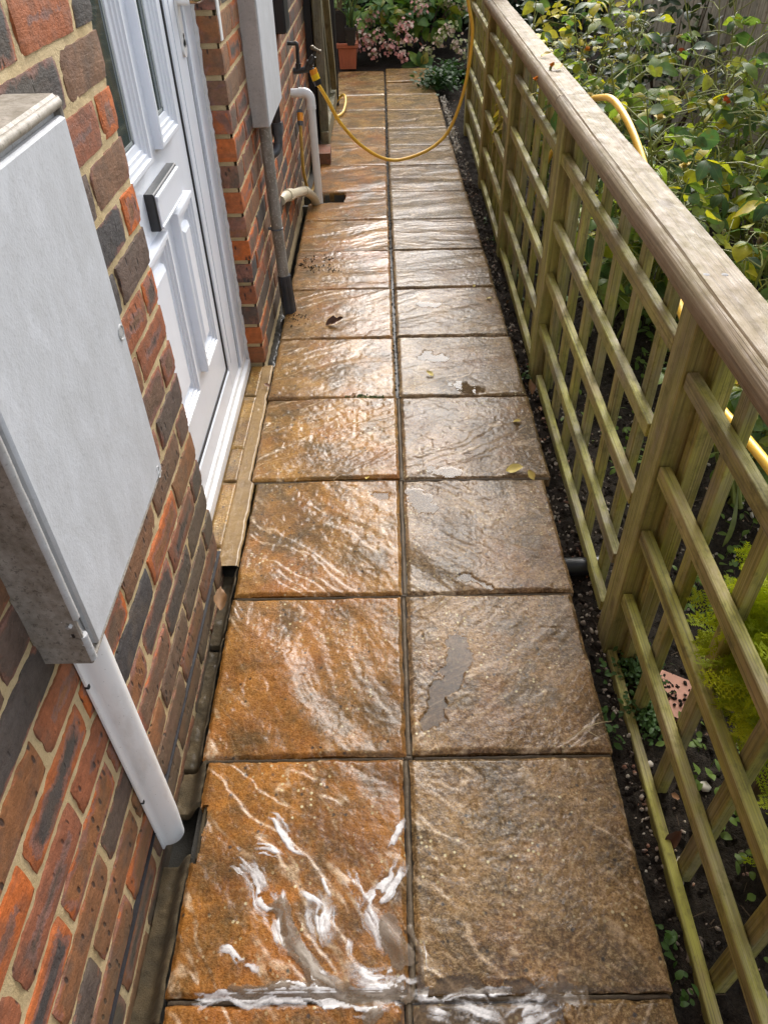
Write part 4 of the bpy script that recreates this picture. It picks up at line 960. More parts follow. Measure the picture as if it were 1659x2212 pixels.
pts = bez([(-.44, 3.23, .272), (-.425, 3.32, .262), (-.408, 3.56, .196), (-.395, 3.79, .132), (-.382, 3.90, .088), (-.362, 3.985, .03), (-.345, 4.05, -.06)], 8)
b = MB(); b.tube(pts, .0215, 16); b.obj('pipe', M_pvcbeige, bp, ml, smooth=True)
b = MB(); b.tube([pts[9], pts[12]], .0262, 16); b.tube([pts[24], pts[28]], .0245, 16); b.obj('socket_ring', M_pvcbeige, bp, ml, smooth=True)
b = MB(); b.tube([(-.395, 3.80, .152), (-.393, 3.79, .172), (-.397, 3.77, .184)], [.007, .005, .002], 8); b.obj('mould_spur', M_pvcbeige, bp, ml, smooth=True)

# garden tap, drawn out from the wall on dark pipework
TY = 4.0
T = lambda u, v, y=TY: ony(u, v, y)
tp = thing('garden_tap', 'black outdoor tap on a bent pipe against the far brick wall', 'tap', (-.41, TY, .61)); ml = (.41, -TY, -.61)
a0 = T(635, 94); a1 = T(641, 98); a2 = T(643, 120); a3 = T(645, 148)
b = MB(); b.tube(bez([(-.44, TY, a0.z+.002), a0, T(640, 93.5), T(642.5, 101), a2, T(644.5, 140), a3], 6), .0085, 12); b.obj('pipe', M_tap, tp, ml, smooth=True)
b = MB(); b.tube([T(634, 154), T(652, 152)], .0145, 14); b.tube([T(644.5, 137), T(645, 152)], .013, 12); b.tube([T(650, 152), T(664, 150), T(671, 148)], [.013, .014, .013], 14)
b.tube([T(655, 152), T(656, 152)], .020, 6); b.tube([T(663, 151), T(674, 130), T(678, 121)], [.015, .017, .012], 14); b.tube([T(669, 139), T(671, 136)], .021, 6); b.tube([T(668, 146), T(676, 152), T(678, 157)], [.012, .013, .012], 12)
b.obj('valve_body', M_tap, tp, ml, smooth=True)
b = MB(); b.tube([T(677, 122), T(682, 109)], .0065, 10); b.obj('spindle', M_tap, tp, ml, smooth=True)
b = MB(); b.tube([T(674.5, 102.5), T(691.5, 112.5)], [.0085, .0065], 12)
for u, v in ((674.5, 102.5), (691, 112)):
    p = T(u, v); b.lathe([(.001, -.010), (.008, -.007), (.0105, 0), (.008, .007), (.001, .010)], 12, Matrix.Translation(p))
b.obj('handle', M_taphandle, tp, ml, smooth=True)

# yellow hose from the tap, slung across the path, over the rail and away through the bed
HR = 0.0088
hose = thing('garden_hose', 'long yellow garden hose slung from the tap across the path and over the handrail', 'hose', (0, 4.4, 0)); ml = (0, -4.4, 0)
hp_ = [T(684, 178), ony(692, 190, 4.02), ony(705, 212, 4.06), ony(740, 270, 4.2), ony(790, 322, 4.32), ony(848, 345, 4.42), ony(910, 331, 4.5), ony(950, 302, 4.55), ony(975, 270, 4.58), ony(1000, 205, 4.6), ony(1015, 130, 4.62), ony(1020, 70, 4.63), ony(1014, 20, 4.64), ony(1006, -25, 4.66), ony(1012, -50, 4.68)]
hp_ += [Vector(q) for q in ((.61, 4.60, .80), (.65, 4.35, .45), (.66, 3.9, .12), (.64, 3.4, .16), (.625, 2.95, .50), (.61, 2.5, .77), (.600, 2.24, .853), (.604, 2.08, .862), (.610, 1.86, .812), (.614, 1.53, .668), (.612, 1.33, .60), (.606, 1.14, .588), (.604, 1.04, .592), (.606, .92, .604), (.65, .74, .56), (.74, .55, .45))]
hp_ = [Vector(p)+Vector((rb.gauss(0, .0025), rb.gauss(0, .004), rb.gauss(0, .003)))*(1 if 1 < i < len(hp_)-1 else 0) for i, p in enumerate(hp_)]
b = MB(); b.tube(bez(hp_, 10), HR, 12); b.obj('hose', M_hose, hose, ml, smooth=True)
b = MB(); b.tube([T(675.5, 149), T(680, 162)], [.0185, .0185], 16); b.obj('connector_ring', M_orange, hose, ml, smooth=True)
b = MB(); b.tube([T(679, 160), T(684, 173)], [.0195, .0195], 16); b.obj('connector_grip', M_yellow, hose, ml, smooth=True)
b = MB(); b.tube([T(683.5, 172), T(688, 183)], [.0205, .0185], 16); b.obj('connector_collar', M_blackplastic, hose, ml, smooth=True)

h2 = thing('garden_hose', 'thin dirty hose hanging with an orange connector behind the white pipe', 'hose', (-.41, 4.13, .2)); ml = (.41, -4.13, -.2)
U = lambda u, v: onx(u, v, -.412)
b = MB(); b.tube(bez([U(649, 266), U(652, 320), U(656, 370), (-.408, 4.14, .035), (-.398, 4.18, -.002), (-.385, 4.30, .004), (-.372, 4.24, .06), (-.362, 4.12, .11)], 8), .0078, 10); b.obj('hose', M_hosedirty, h2, ml, smooth=True)
b = MB(); b.tube([U(648, 242), U(648.5, 244)], .0165, 12); b.tube([U(649, 262), U(649.5, 272)], [.0155, .0125], 12); b.obj('connector_collar', M_greyplastic, h2, ml, smooth=True)
b = MB(); b.tube([U(648.2, 244), U(649, 262)], .0150, 12); b.obj('connector_grip', M_orange, h2, ml, smooth=True)
h3 = thing('garden_hose', 'small loop of yellow hose at the foot of the far black post', 'hose', (-.30, 5.8, 0)); ml = (.30, -5.8, 0)
b = MB(); b.tube(bez([(-.345, 6.13, .012), (-.30, 6.14, .06), (-.272, 6.08, .075), (-.262, 5.98, .055), (-.28, 5.84, .018), (-.325, 5.74, .012), (-.35, 5.72, .012)], 8), .0088, 10); b.obj('hose', M_hose, h3, ml, smooth=True)

# loose brick, gate, posts
lb = brick_mesh(0.20, 91, 0.062, 0.098)
o = link('loose_brick', lb, None, (-.312, 4.775, .031), (0, 0, math.radians(2))); o.color = (.45, .10, .8, 1)
tag(o, 'loose red brick wedged on the slabs against the open gate', 'brick')
b = MB(); b.box(-.437, -.392, 5.02, 5.115, -.05, 1.9, .004); tag(b.obj('gate_post', M_black), 'black painted post standing at the end of the brick wall', 'post')
b = MB(); b.box(-.375, -.318, 6.13, 6.19, -.02, 1.9, .004); tag(b.obj('gate_post', M_black), 'black painted post at the far end of the open timber gate', 'post')
gt = thing('timber_gate', 'old green stained timber gate standing open along the path', 'gate', (-.37, 4.98, 0)); ml = (.37, -4.98, 0)
def stick(name, p, q, wx, wy, m, parent, base=(0, 0, 0), bev=0.002, up=Vector((0, 0, 1))):
    """a board from p to q; local x runs along it, wx across (sideways), wy the other way"""
    p, q = Vector(p), Vector(q); d = q-p; L = d.length; X = d.normalized()
    Z = up if abs(X.dot(up)) < .98 else Vector((1, 0, 0)); Yv = Z.cross(X).normalized(); Z = X.cross(Yv)
    key = (round(L, 3), wx, wy, bev, m.name)
    if key not in BOARD:
        mb = MB(); mb.box(-L/2, L/2, -wx/2, wx/2, -wy/2, wy/2, bev); BOARD[key] = mb.mesh(name, m)
    o = link(name, BOARD[key], parent); M = Matrix((X, Yv, Z)).transposed().to_4x4(); M.translation = (p+q)/2-Vector(base); o.matrix_local = M; return o
BOARD = {}
gb = (-.37, 4.98, 0)
for i in range(9):
    y = 5.05+i*.118; stick('pale', (-.378, y, .05), (-.378, y, 1.75), .112, .016, M_gate, gt, gb, up=Vector((1, 0, 0)))
stick('stile', (-.352, 4.955, .03), (-.352, 4.955, 1.75), .045, .05, M_gate, gt, gb)
stick('bottom_rail', (-.352, 4.90, .075), (-.352, 6.12, .075), .045, .095, M_gate, gt, gb)
stick('brace', (-.340, 5.98, .16), (-.340, 5.02, 1.5), .04, .075, M_gate, gt, gb)
stick('top_rail', (-.352, 4.98, 1.62), (-.352, 6.12, 1.62), .045, .095, M_gate, gt, gb)

# terracotta trough and black pots at the end
TY0 = 7.40
tr = thing('planter_trough', 'terracotta coloured plastic trough at the far left end of the path', 'planter', (-.285, TY0+.19, 0))
b = MB()
def frustum(b, x0, x1, y0, y1, z0, z1, ins):
    V = [(x0+ins, y0+ins, z0), (x1-ins, y0+ins, z0), (x1-ins, y1-ins, z0), (x0+ins, y1-ins, z0), (x0, y0, z1), (x1, y0, z1), (x1, y1, z1), (x0, y1, z1)]
    b.add(V, [(0, 3, 2, 1), (0, 1, 5, 4), (1, 2, 6, 5), (2, 3, 7, 6), (3, 0, 4, 7)])
frustum(b, -.085, .075, -.17, .25, 0.0, .165, .010); b.obj('trough_body', M_terra, tr)
b = MB(); b.box(-.098, .090, -.183, -.160, .158, .195, .004); b.box(.066, .090, -.160, .26, .158, .195, .004); b.box(-.098, -.076, -.160, .26, .158, .195, .004); b.obj('trough_rim', M_terra, tr)
for i in range(6):
    b = MB(); x = -.06+i*.024; b.box(x-.004, x+.004, -.168, -.158, .022, .125, .002); b.obj('rib', M_terra, tr)
b = MB(); b.box(-.08, .07, -.155, .24, .13, .165); b.obj('compost', M_soil, tr)
def pot(x, y, z, h, r0, r1, label):
    t = thing('plant_pot', label, 'pot', (x, y, z))
    b = MB(); M = Matrix.Rotation(math.pi/4, 4, 'Z')
    b.lathe([(r0*1.2, 0), (r1*1.2, h), (r1*1.32, h+.002), (r1*1.32, h+.018), (r1*1.15, h+.018), (r1*1.1, h-.01)], 4, M); b.obj('pot', M_blackplastic, t); return t
pot(-.250, 7.33, .196, .115, .036, .052, 'small square black plant pot perched on the rim of the terracotta trough')
pot(-.345, 7.50, .150, .26, .05, .07, 'tall black pot holding twiggy plants at the back of the terracotta trough')
# edge of the drain stub in the bed and a timber edging
sb_ = thing('drain_stub', 'black plastic pipe stub poking out between the slabs and the trellis', 'pipe', (.49, 1.335, -.05))
b = MB(); b.tube([(-.05, 0, .012), (.06, .004, .010)], .024, 18); b.tube([(.02, .002, .011), (.06, .004, .010)], .0275, 18); b.obj('pipe', M_blackplastic, sb_, smooth=True)

# ================================================================== trellis fence
fence = thing('trellis_fence', 'low timber trellis fence with a moulded handrail between the path and the flower bed', 'fence', (.5, 1.1, 0)); FB = (.5, 1.1, 0)
XV = lambda y: 0.500+0.014*(y-1.08)            # path side of the laths
PY_ = [-.10, 1.078, 2.285, 3.37, 4.36, 5.47]
def lath(name, p, q, a, b, m=M_woodx, bev=.0018): return stick(name, p, q, a, b, m, fence, FB, bev)
rf = random.Random(5)
for i, y in enumerate(PY_):
    if y < 0: continue
    x = XV(y)-.002+.037
    o = stick('post', (x, y+.038, -.20), (x, y+.038, .79 if i < 4 else 1.5), .075, .075, M_post, fence, FB, .003, Vector((1, 0, 0)))
ZH = {0: [.690, .490, .330, .149, -.045], 1: [.705, .512, .344, .165, .000], 2: [.70, .515, .345, .165, .0], 3: [.70, .52, .35, .17, .0], 4: [.86, .70, .52, .35, .17, .02]}
for i in range(len(PY_)-1):
    ya, yb_ = PY_[i]+.082, PY_[i+1]-.004
    if i == 0: ya = .02
    for k, z in enumerate(ZH[i]):
        dz = rf.uniform(-.004, .004); gap = .05 if (i == 1 and k == 4) else 0
        e = yb_
        lath('horizontal_lath', (XV(ya)+.012, ya+rf.uniform(0, .02), z-.017+dz), (XV(e)+.012, e-gap, z-.017+rf.uniform(-.003, .003)), .021, .031)
    n = {0: 6, 1: 6, 2: 5, 3: 5, 4: 6}[i]
    ys_ = [.900-.172*k for k in range(6)] if i == 0 else [yb_-.02-(yb_-ya-.03)*(k+.35)/n for k in range(n)]
    top = .80 if i < 4 else 1.3
    for y in ys_:
        y += .017; xx = XV(y)+.036; l = rf.uniform(-.006, .006)
        lath('vertical_lath', (xx, y+l, -.13+rf.uniform(-.02, .02)), (xx, y-l, top), .031, .021)
    # the end laths fixed to the posts
    if i > 0: lath('vertical_lath', (XV(ya)+.050, ya+.014, -.13), (XV(ya)+.050, ya+.014, top), .028, .030)
    lath('vertical_lath', (XV(yb_)+.052, yb_-.018, -.13), (XV(yb_)+.052, yb_-.018, top), .030, .036)
# handrail: moulded section swept along it, in two lengths butted together
RX = lambda y: .557+.014*(y-1.13)
def rail(y0, y1):
    sec = [(.0, -.045), (.0, -.003), (-.003, .0), (-.068, .0), (-.0705, -.0034), (-.0735, -.0042), (-.076, -.0022), (-.081, -.0045), (-.086, -.0095), (-.0895, -.0165), (-.0905, -.025), (-.0895, -.035), (-.086, -.042), (-.083, -.045)]
    L = math.hypot(y1-y0, RX(y1)-RX(y0)); ns = 60; n = len(sec); V = []; F = []
    for i in range(ns+1):
        u = -L/2+L*i/ns; w_ = .0012*(float(vnoise(u*9, 3, 4))-.5)
        for j, (a, c) in enumerate(sec): V.append((u, a-sec[0][0]+w_+.0008*(float(vnoise(u*14, j*.7, 9))-.5), c+.001*(float(vnoise(u*7, j, 12))-.5)))
    for i in range(ns):
        for j in range(n-1): F.append((i*n+j, i*n+j+1, (i+1)*n+j+1, (i+1)*n+j))
        F.append((i*n+n-1, i*n, (i+1)*n, (i+1)*n+n-1))
    F += [tuple(range(n)), tuple(ns*n+j for j in reversed(range(n)))]
    b = MB(); 
    # local x along the rail (+y), local y across: flip so that negative = path side
    b.add([(p[0], -p[1], p[2]) for p in V], F)
    o = b.obj('handrail', M_rail, fence, smooth=True)
    try: o.data.set_sharp_from_angle(angle=math.radians(35))
    except Exception: pass
    an = math.atan2(y1-y0, RX(y1)-RX(y0)); o.location = ((RX(y0)+RX(y1))/2-FB[0], (y0+y1)/2-FB[1], .85-FB[2]); o.rotation_euler = (0, 0, an); return o
rail(.12, 2.292); rail(2.295, 4.44)
for u, v in ((1525, 593), (1565, 593)):
    p = onz(u, v, .8502); b = MB(); b.lathe([(.0001, .0006), (.0035, .0007), (.0052, 0.0002), (.0054, -.0015)], 14); b.box(-.0032, .0032, -.0006, .0006, .0004, .0009); b.box(-.0006, .0006, -.0032, .0032, .0004, .0009)
    b.obj('screw_head', M_screw, fence, p-Vector(FB))

# ================================================================== garden
def leaf_mesh(name, L, W, m, fold=.18, curl=.25, n=6, shape=.85, wav=0.0, seed=0):
    r = random.Random(seed); V = []; F = []
    for i in range(n+1):
        t = i/n; w_ = W/2*max(0.0, math.sin(math.pi*t**shape))**.8 if 0 < i < n else (0.06*W if i == 0 else 0.0)
        x = L*t; z = -curl*L*t*t+.05*L*math.sin(t*3)
        e1, e2 = r.uniform(-wav, wav)*L, r.uniform(-wav, wav)*L; sx = 1+r.uniform(-.08, .08)
        V += [(x-.02*L, w_*sx, z+fold*w_+e1), (x, w_*.5, z+fold*w_*.35), (x, 0, z), (x, -w_*.5, z+fold*w_*.35), (x-.02*L, -w_*sx, z+fold*w_+e2)]
    for i in range(n):
        for j in range(4): F.append((5*i+j, 5*i+j+1, 5*i+5+j+1, 5*i+5+j))
    return mesh_np(name, V, F, m, True)
def orient(dirv, up=Vector((0, 0, 1)), roll=0.0):
    X = dirv.normalized(); Y_ = up.cross(X)
    if Y_.length < .05: Y_ = Vector((0, 1, 0)).cross(X)
    Y_.normalize(); Z = X.cross(Y_); M = Matrix((X, Y_, Z)).transposed()
    return (M @ Matrix.Rotation(roll, 3, 'X')).to_euler()
rg = random.Random(21)
def rdir(zlo=-.5, zhi=.6):
    a = rg.uniform(0, 2*math.pi); z = rg.uniform(zlo, zhi); q = math.sqrt(max(0, 1-z*z)); return Vector((q*math.cos(a), q*math.sin(a), z))
ROSE = [leaf_mesh('leaf', rg.uniform(.054, .090), rg.uniform(.036, .054), M_rose, rg.uniform(-.05, .35), rg.uniform(.05, .5), 6, rg.uniform(.8, 1.0), .03, i) for i in range(9)]
HYD = [leaf_mesh('leaf', rg.uniform(.10, .15), rg.uniform(.065, .09), M_hyd, rg.uniform(0, .3), rg.uniform(.1, .5), 7, rg.uniform(.8, .95), .03, 30+i) for i in range(6)]
EUO = [leaf_mesh('leaf', rg.uniform(.06, .085), rg.uniform(.032, .045), M_euon, .1, rg.uniform(.1, .4), 6, .95, .02, 50+i) for i in range(4)]
DRK = [leaf_mesh('leaf', rg.uniform(.045, .075), rg.uniform(.03, .042), M_dark, .2, rg.uniform(.1, .4), 5, .9, .02, 60+i) for i in range(5)]
WEED = [leaf_mesh('leaf', rg.uniform(.016, .026), rg.uniform(.011, .018), M_weed, .1, .2, 4, .9, .02, 70+i) for i in range(4)]
BLADE = [leaf_mesh('leaf', rg.uniform(.14, .26), rg.uniform(.010, .016), M_blade, .3, rg.uniform(.1, .5), 8, .7, .0, 80+i) for i in range(4)]
def put_leaf(ms, parent, p, d, roll=None, sc=1.0, base=Vector((0, 0, 0)), up=None):
    r = roll if roll is not None else rg.gauss(0, .45)
    return link('leaf', rg.choice(ms), parent, Vector(p)-base, orient(Vector(d), up or Vector((rg.gauss(0, .35)-.12, rg.gauss(0, .35)-.28, 1)), r), (sc, sc, sc))
FLOWER = {}
def bloom(kind):
    if kind in FLOWER: return FLOWER[kind]
    b = MB(); q = random.Random(len(FLOWER)+3)
    m = {'dead': M_deadpetal, 'rose': M_rosepetal, 'red': M_redpetal, 'yellow': M_yleaf}[kind]
    b.lathe([(.001, -.012), (.006, -.008), (.0065, -.002), (.003, .002)], 8, None, 1)
    for i in range(9 if kind != 'dead' else 7):
        a = i*2.4; tl = q.uniform(.2, 1.3) if kind != 'dead' else q.uniform(1.2, 2.4); L = q.uniform(.012, .022); w_ = .008
        M = Euler((0, -tl+math.pi/2*0, a)).to_matrix().to_4x4()
        V = [M @ Vector(p) for p in ((0, -.003, 0), (L*.6, -w_, .003), (L, 0, q.uniform(-.004, .004)), (L*.6, w_, .003), (0, .003, 0))]
        b.add(V, [(0, 1, 2, 3, 4)])
    FLOWER[kind] = b.mesh('flower', [m, M_stem]); return FLOWER[kind]
def rose_bush(x, y, label, h=.8, spread=.35, canes=7, leaves=230, lo=.28, flowers=('dead', 'rose'), nf=5, zb=-.07, guard=.60):
    t = thing('rose_bush', label, 'rose bush', (x, y, zb), 0, 'rose bushes in the bed behind the trellis'); base = Vector((x, y, zb)); sm = MB(); tips = []; lv = []
    for c in range(canes):
        a = 2*math.pi*c/canes+rg.uniform(-.5, .5); rr = spread*rg.uniform(.3, 1.0); H = h*rg.uniform(.65, 1.1)
        p0 = Vector((x+rg.gauss(0, .03), y+rg.gauss(0, .03), zb-.02)); p3 = Vector((max(guard, x+rr*math.cos(a)), y+rr*math.sin(a), zb+H))
        p1 = p0.lerp(p3, .35)+Vector((rg.gauss(0, .03), rg.gauss(0, .03), .06)); p2 = p0.lerp(p3, .7)+Vector((rg.gauss(0, .04), rg.gauss(0, .04), .05))
        pts = bez([p0, p1, p2, p3], 6); sm.tube(pts, [.0062-.0042*i/(len(pts)-1) for i in range(len(pts))], 6); tips.append(p3)
        for k in range(4, len(pts)-1, 2):
            for _ in range(2):
                d = rdir(-.1, .7); tw = pts[k]+d*rg.uniform(.06, .20)
                if tw.x < guard: tw.x = guard+rg.uniform(0, .04)
                md = pts[k].lerp(tw, .5)+Vector((0, 0, .012)); sm.tube([pts[k], md, tw], [.0026, .002, .0012], 5); lv.append((pts[k], md, tw))
                if rg.random() < .35: tips.append(tw)
    cnt = 0; rg.shuffle(lv); i = 0
    while cnt < leaves and i < 40*len(lv):
        a, m_, e = lv[i % len(lv)]; i += 1
        tt = rg.random(); st = (a.lerp(m_, tt*2) if tt < .5 else m_.lerp(e, tt*2-1))
        d = rdir(-.35, .45); L = rg.uniform(.05, .09); end = st+d*L
        if end.z < zb+lo*h or end.x < guard-.04: continue
        sm.tube([st, st+d*L*.5+Vector((0, 0, .006)), end], [.0011, .0010, .0008], 4, False)
        for s_ in ((0, 1, -1) if rg.random() < .6 else (0, 1, -1, 2, -2)):
            if cnt >= leaves: break
            sd = Vector((-d.y, d.x, 0)).normalized(); q = end if s_ == 0 else st+d*L*(.92 if abs(s_) == 1 else .5)
            dd = d if s_ == 0 else (d*.45+sd*(1 if s_ > 0 else -1)); dd = dd+Vector((0, 0, rg.uniform(-.5, .1)))
            put_leaf(ROSE, t, q, dd, None, rg.uniform(.75, 1.2) if s_ == 0 else rg.uniform(.6, 1.0), base); cnt += 1
    sm.obj('stem', M_stem, t, -base)
    rg.shuffle(tips)
    for p in tips[:nf]:
        o = link('flower', bloom(rg.choice(flowers)), t, p-base+Vector((0, 0, .012)), (rg.gauss(0, .5), rg.gauss(0, .5), rg.uniform(0, 6)), (1.15,)*3)
    return t
rose_bush(.98, 1.62, 'rose bush nearest the camera, dark green leaves beside the two rail screws', .62, .30, 9, 260, .30, ('dead', 'rose'), 3, guard=.72)
rose_bush(1.22, 2.15, 'rose bush with large pale nodding seed heads over the middle of the handrail', .80, .38, 9, 290, .25, ('dead', 'rose', 'dead'), 8, guard=.70)
rose_bush(.86, 2.62, 'rose bush with yellow leaves where the hose crosses the rail', .86, .26, 9, 290, .25, ('yellow', 'rose'), 5, guard=.66)
rose_bush(1.52, 2.75, 'rose bush against the pale board fence, with withered brown heads', .95, .42, 9, 290, .2, ('dead',), 9, guard=.8)
rose_bush(1.12, 3.25, 'tall rose bush with one bright red and orange flower', .98, .36, 9, 290, .2, ('red', 'yellow', 'dead'), 6, guard=.72)
rose_bush(.82, 3.75, 'thin rose bush with yellow flowers close behind the far rail', 1.0, .22, 9, 290, .3, ('yellow', 'rose'), 6, guard=.64)
rose_bush(1.62, 3.75, 'far dense rose bush in the corner by the pale board fence', 1.0, .42, 9, 290, .15, ('dead', 'yellow'), 6, guard=.8)
rose_bush(1.25, 4.25, 'rose bush with mottled yellowing leaves beyond the red flower', 1.0, .38, 9, 270, .2, ('yellow',), 4, guard=.7)

rose_bush(1.60, 2.05, 'rose bush at the right edge of the view with orange blown flowers', .62, .34, 9, 270, .15, ('rose', 'rose', 'dead'), 6, guard=.9)
rose_bush(1.05, 2.78, 'low rose bush between the nodding seed heads and the red flower', .62, .34, 9, 270, .15, ('dead',), 3, guard=.7)
rose_bush(1.62, 3.25, 'rose bush with dark grey green leaves among the withered heads', .75, .36, 9, 270, .15, ('dead',), 4, guard=.8)
# a shoot that has grown through the trellis to the path side
sh = thing('rose_shoot', 'slim rose shoot with two orange buds growing through the trellis over the path side', 'rose shoot', (.56, 2.75, .5)); sb0 = Vector((.56, 2.75, .5)); b = MB()
S = lambda u, v, y: ony(u, v, y)
q0, q1, q2 = S(1265, 320, 2.60), S(1205, 232, 2.62), S(1180, 205, 2.62)
b.tube(bez([q0, q1, q2], 6), .0022, 6); b.tube([q2, S(1158, 178, 2.62)], .0016, 5); b.tube([q2, S(1172, 178, 2.62)], .0014, 5); b.tube(bez([q2, S(1183, 185, 2.62), S(1189, 150, 2.62)], 4), .0014, 5); b.obj('stem', M_stem, sh, -sb0)
for u, v, k in ((1155, 174, 'rose'), (1190, 144, 'rose'), (1171, 172, 'dead')): link('flower', bloom(k), sh, S(u, v, 2.62)-sb0, (.3, .2, 1), (.8,)*3)
for u, v, du, dv, sc in ((1204, 232, -28, -3, .95), (1206, 232, 26, 3, .85), (1200, 238, -2, 40, 1.0), (1160, 200, -20, 8, .5)):
    p = S(u, v, 2.62); put_leaf(ROSE, sh, p, S(u+du, v+dv, 2.62)-p, .2, sc, sb0)

# shrubs behind
def shrub(name, label, cat, cx, cy, zb, rx, ry, h, ms, n, mstem=M_stembrown, size=(.8, 1.2), out=.7, group=None, inner=.55):
    t = thing(name, label, cat, (cx, cy, zb), 0, group); base = Vector((cx, cy, zb)); sm = MB(); q = 0
    for c in range(8):
        a = 2*math.pi*c/8+rg.uniform(-.3, .3); e = Vector((cx+rx*.75*math.cos(a), cy+ry*.75*math.sin(a), zb+h*rg.uniform(.6, .95)))
        sm.tube([(cx+rg.gauss(0, .02), cy+rg.gauss(0, .02), zb-.03), Vector((cx, cy, zb)).lerp(e, .5)+Vector((0, 0, .05)), e], [.008, .006, .002], 6)
    sm.obj('stem', mstem, t, -base)
    for i in range(n):
        d = rdir(-.15, 1.0); f = rg.uniform(inner, 1.0)
        p = Vector((cx+rx*d.x*f, cy+ry*d.y*f, zb+h*(.12+.88*max(0, .5+.5*d.z)*f)))
        dd = Vector((d.x*out+rg.gauss(0, .35), d.y*out+rg.gauss(0, .35), rg.uniform(-.5, .35)))
        put_leaf(ms, t, p, dd, None, rg.uniform(*size), base)
    return t
_g = ony(1128, 38, 3.95); shrub('variegated_shrub', 'golden yellow leaved shrub just behind the top of the handrail', 'shrub', _g.x+.07, 3.95, -.06, .125, .16, _g.z+.06, EUO, 150)
shrub('dark_shrub', 'dark glossy shrub between the golden shrub and the roses', 'shrub', 1.25, 5.05, -.06, .42, .35, .80, DRK, 280)
shrub('dark_shrub', 'shadowy dark shrub at the back right in front of the pale fence', 'shrub', 1.72, 4.9, -.06, .40, .45, .95, DRK, 280)
shrub('golden_shrub', 'second golden leaved shrub further back among dark leaves', 'shrub', 1.35, 5.85, -.05, .40, .3, .80, EUO, 150)
shrub('dark_shrub', 'dark shrub behind the far end of the trellis', 'shrub', .92, 6.1, -.05, .32, .40, .80, DRK, 260)
hy = []
M_pinkpetal_a = plain('pink_floret', (.62, .30, .26), .6, .3, 40); M_creampetal = plain('cream_floret', (.66, .52, .40), .6, .25, 40); M_greenpetal = plain('green_floret', (.30, .33, .13), .6, .3, 40)
def hydrangea(label, cx, cy, rx, ry, h, n, heads, m, zb=-.02):
    mixm = (0, 0, 0, 1, 1, 2) if m is M_pinkpetal else (1, 1, 2, 2, 2)
    t = shrub('hydrangea', label, 'hydrangea', cx, cy, zb, rx, ry, h, HYD, n, size=(.75, 1.15), group='hydrangeas at the end of the path')
    for (u, v, y, r) in heads:
        p = ony(u, v, y); b = MB(); q = random.Random(int(u*7+v))
        for i in range(int(48*(r/.07)**1.5)):
            d = Vector((q.gauss(0, 1), q.gauss(0, 1), q.gauss(0.25, .8))).normalized(); c = Vector((q.gauss(0, .62)*r, q.gauss(0, .45)*r, q.gauss(0, .5)*r)); mi_ = q.choice(mixm)
            X = d.orthogonal().normalized(); Y_ = d.cross(X); s = .0155*q.uniform(.7, 1.3); a0 = q.uniform(0, 2); d = (c.normalized()*.6+Vector((q.gauss(0, .4), q.gauss(-.5, .4), q.gauss(.4, .4)))).normalized(); X = d.orthogonal().normalized(); Y_ = d.cross(X)
            for k in range(4):
                a = a0+k*math.pi/2; e = math.cos(a)*X+math.sin(a)*Y_; f_ = -math.sin(a)*X+math.cos(a)*Y_
                b.add([c, c+e*s*.6+f_*s*.55+d*.002, c+e*s*1.15+d*q.uniform(-.003, .004), c+e*s*.6-f_*s*.55+d*.002], [(0, 1, 2, 3)], mi_)
        b.obj('flower_head', [M_pinkpetal_a, M_creampetal, M_greenpetal], t, p-Vector((cx, cy, zb)))['kind'] = 'stuff'
    return t
hydrangea('pink flowered hydrangea behind the terracotta trough at the end of the path', -.06, 7.95, .42, .35, .58, 210,
          [(775, 62, 7.62, .062), (800, 40, 7.7, .06), (792, 88, 7.55, .055), (815, 78, 7.58, .05), (842, 100, 7.55, .062), (862, 62, 7.6, .05), (884, 84, 7.55, .06), (878, 52, 7.65, .05), (868, 118, 7.5, .05), (806, 118, 7.5, .045), (768, 100, 7.55, .045), (905, 20, 7.75, .06)], M_pinkpetal)
hydrangea('green and white flowered hydrangea beside the far end of the trellis', .42, 8.05, .40, .35, .62, 220,
          [(950, 88, 7.6, .060), (972, 62, 7.65, .055), (985, 96, 7.6, .055), (925, 112, 7.55, .05), (1000, 118, 7.6, .05), (915, 5, 7.9, .06), (965, 6, 7.9, .06), (1005, 12, 7.8, .05)], M_greenpetal)
t = thing('broad_leaved_plant', 'low plant with a few big shiny leaves at the end of the path', 'plant', (.16, 7.46, .0)); bb = Vector((.16, 7.46, 0))
for u, v, du, dv, sc in ((900, 145, -70, -5, 1.0), (905, 142, -30, -50, 1.1), (908, 142, -5, -65, .9), (912, 140, 25, -55, 1.0), (915, 142, 55, -45, 1.1), (905, 146, 40, -15, .8)):
    p = ony(u, v, 7.47); e = ony(u+du, v+dv, 7.47); d = e-p; d.y = rg.uniform(-.05, .08); put_leaf(HYD, t, p, d, rg.uniform(-.4, .4), sc, bb, Vector((0, -.9, .5)))
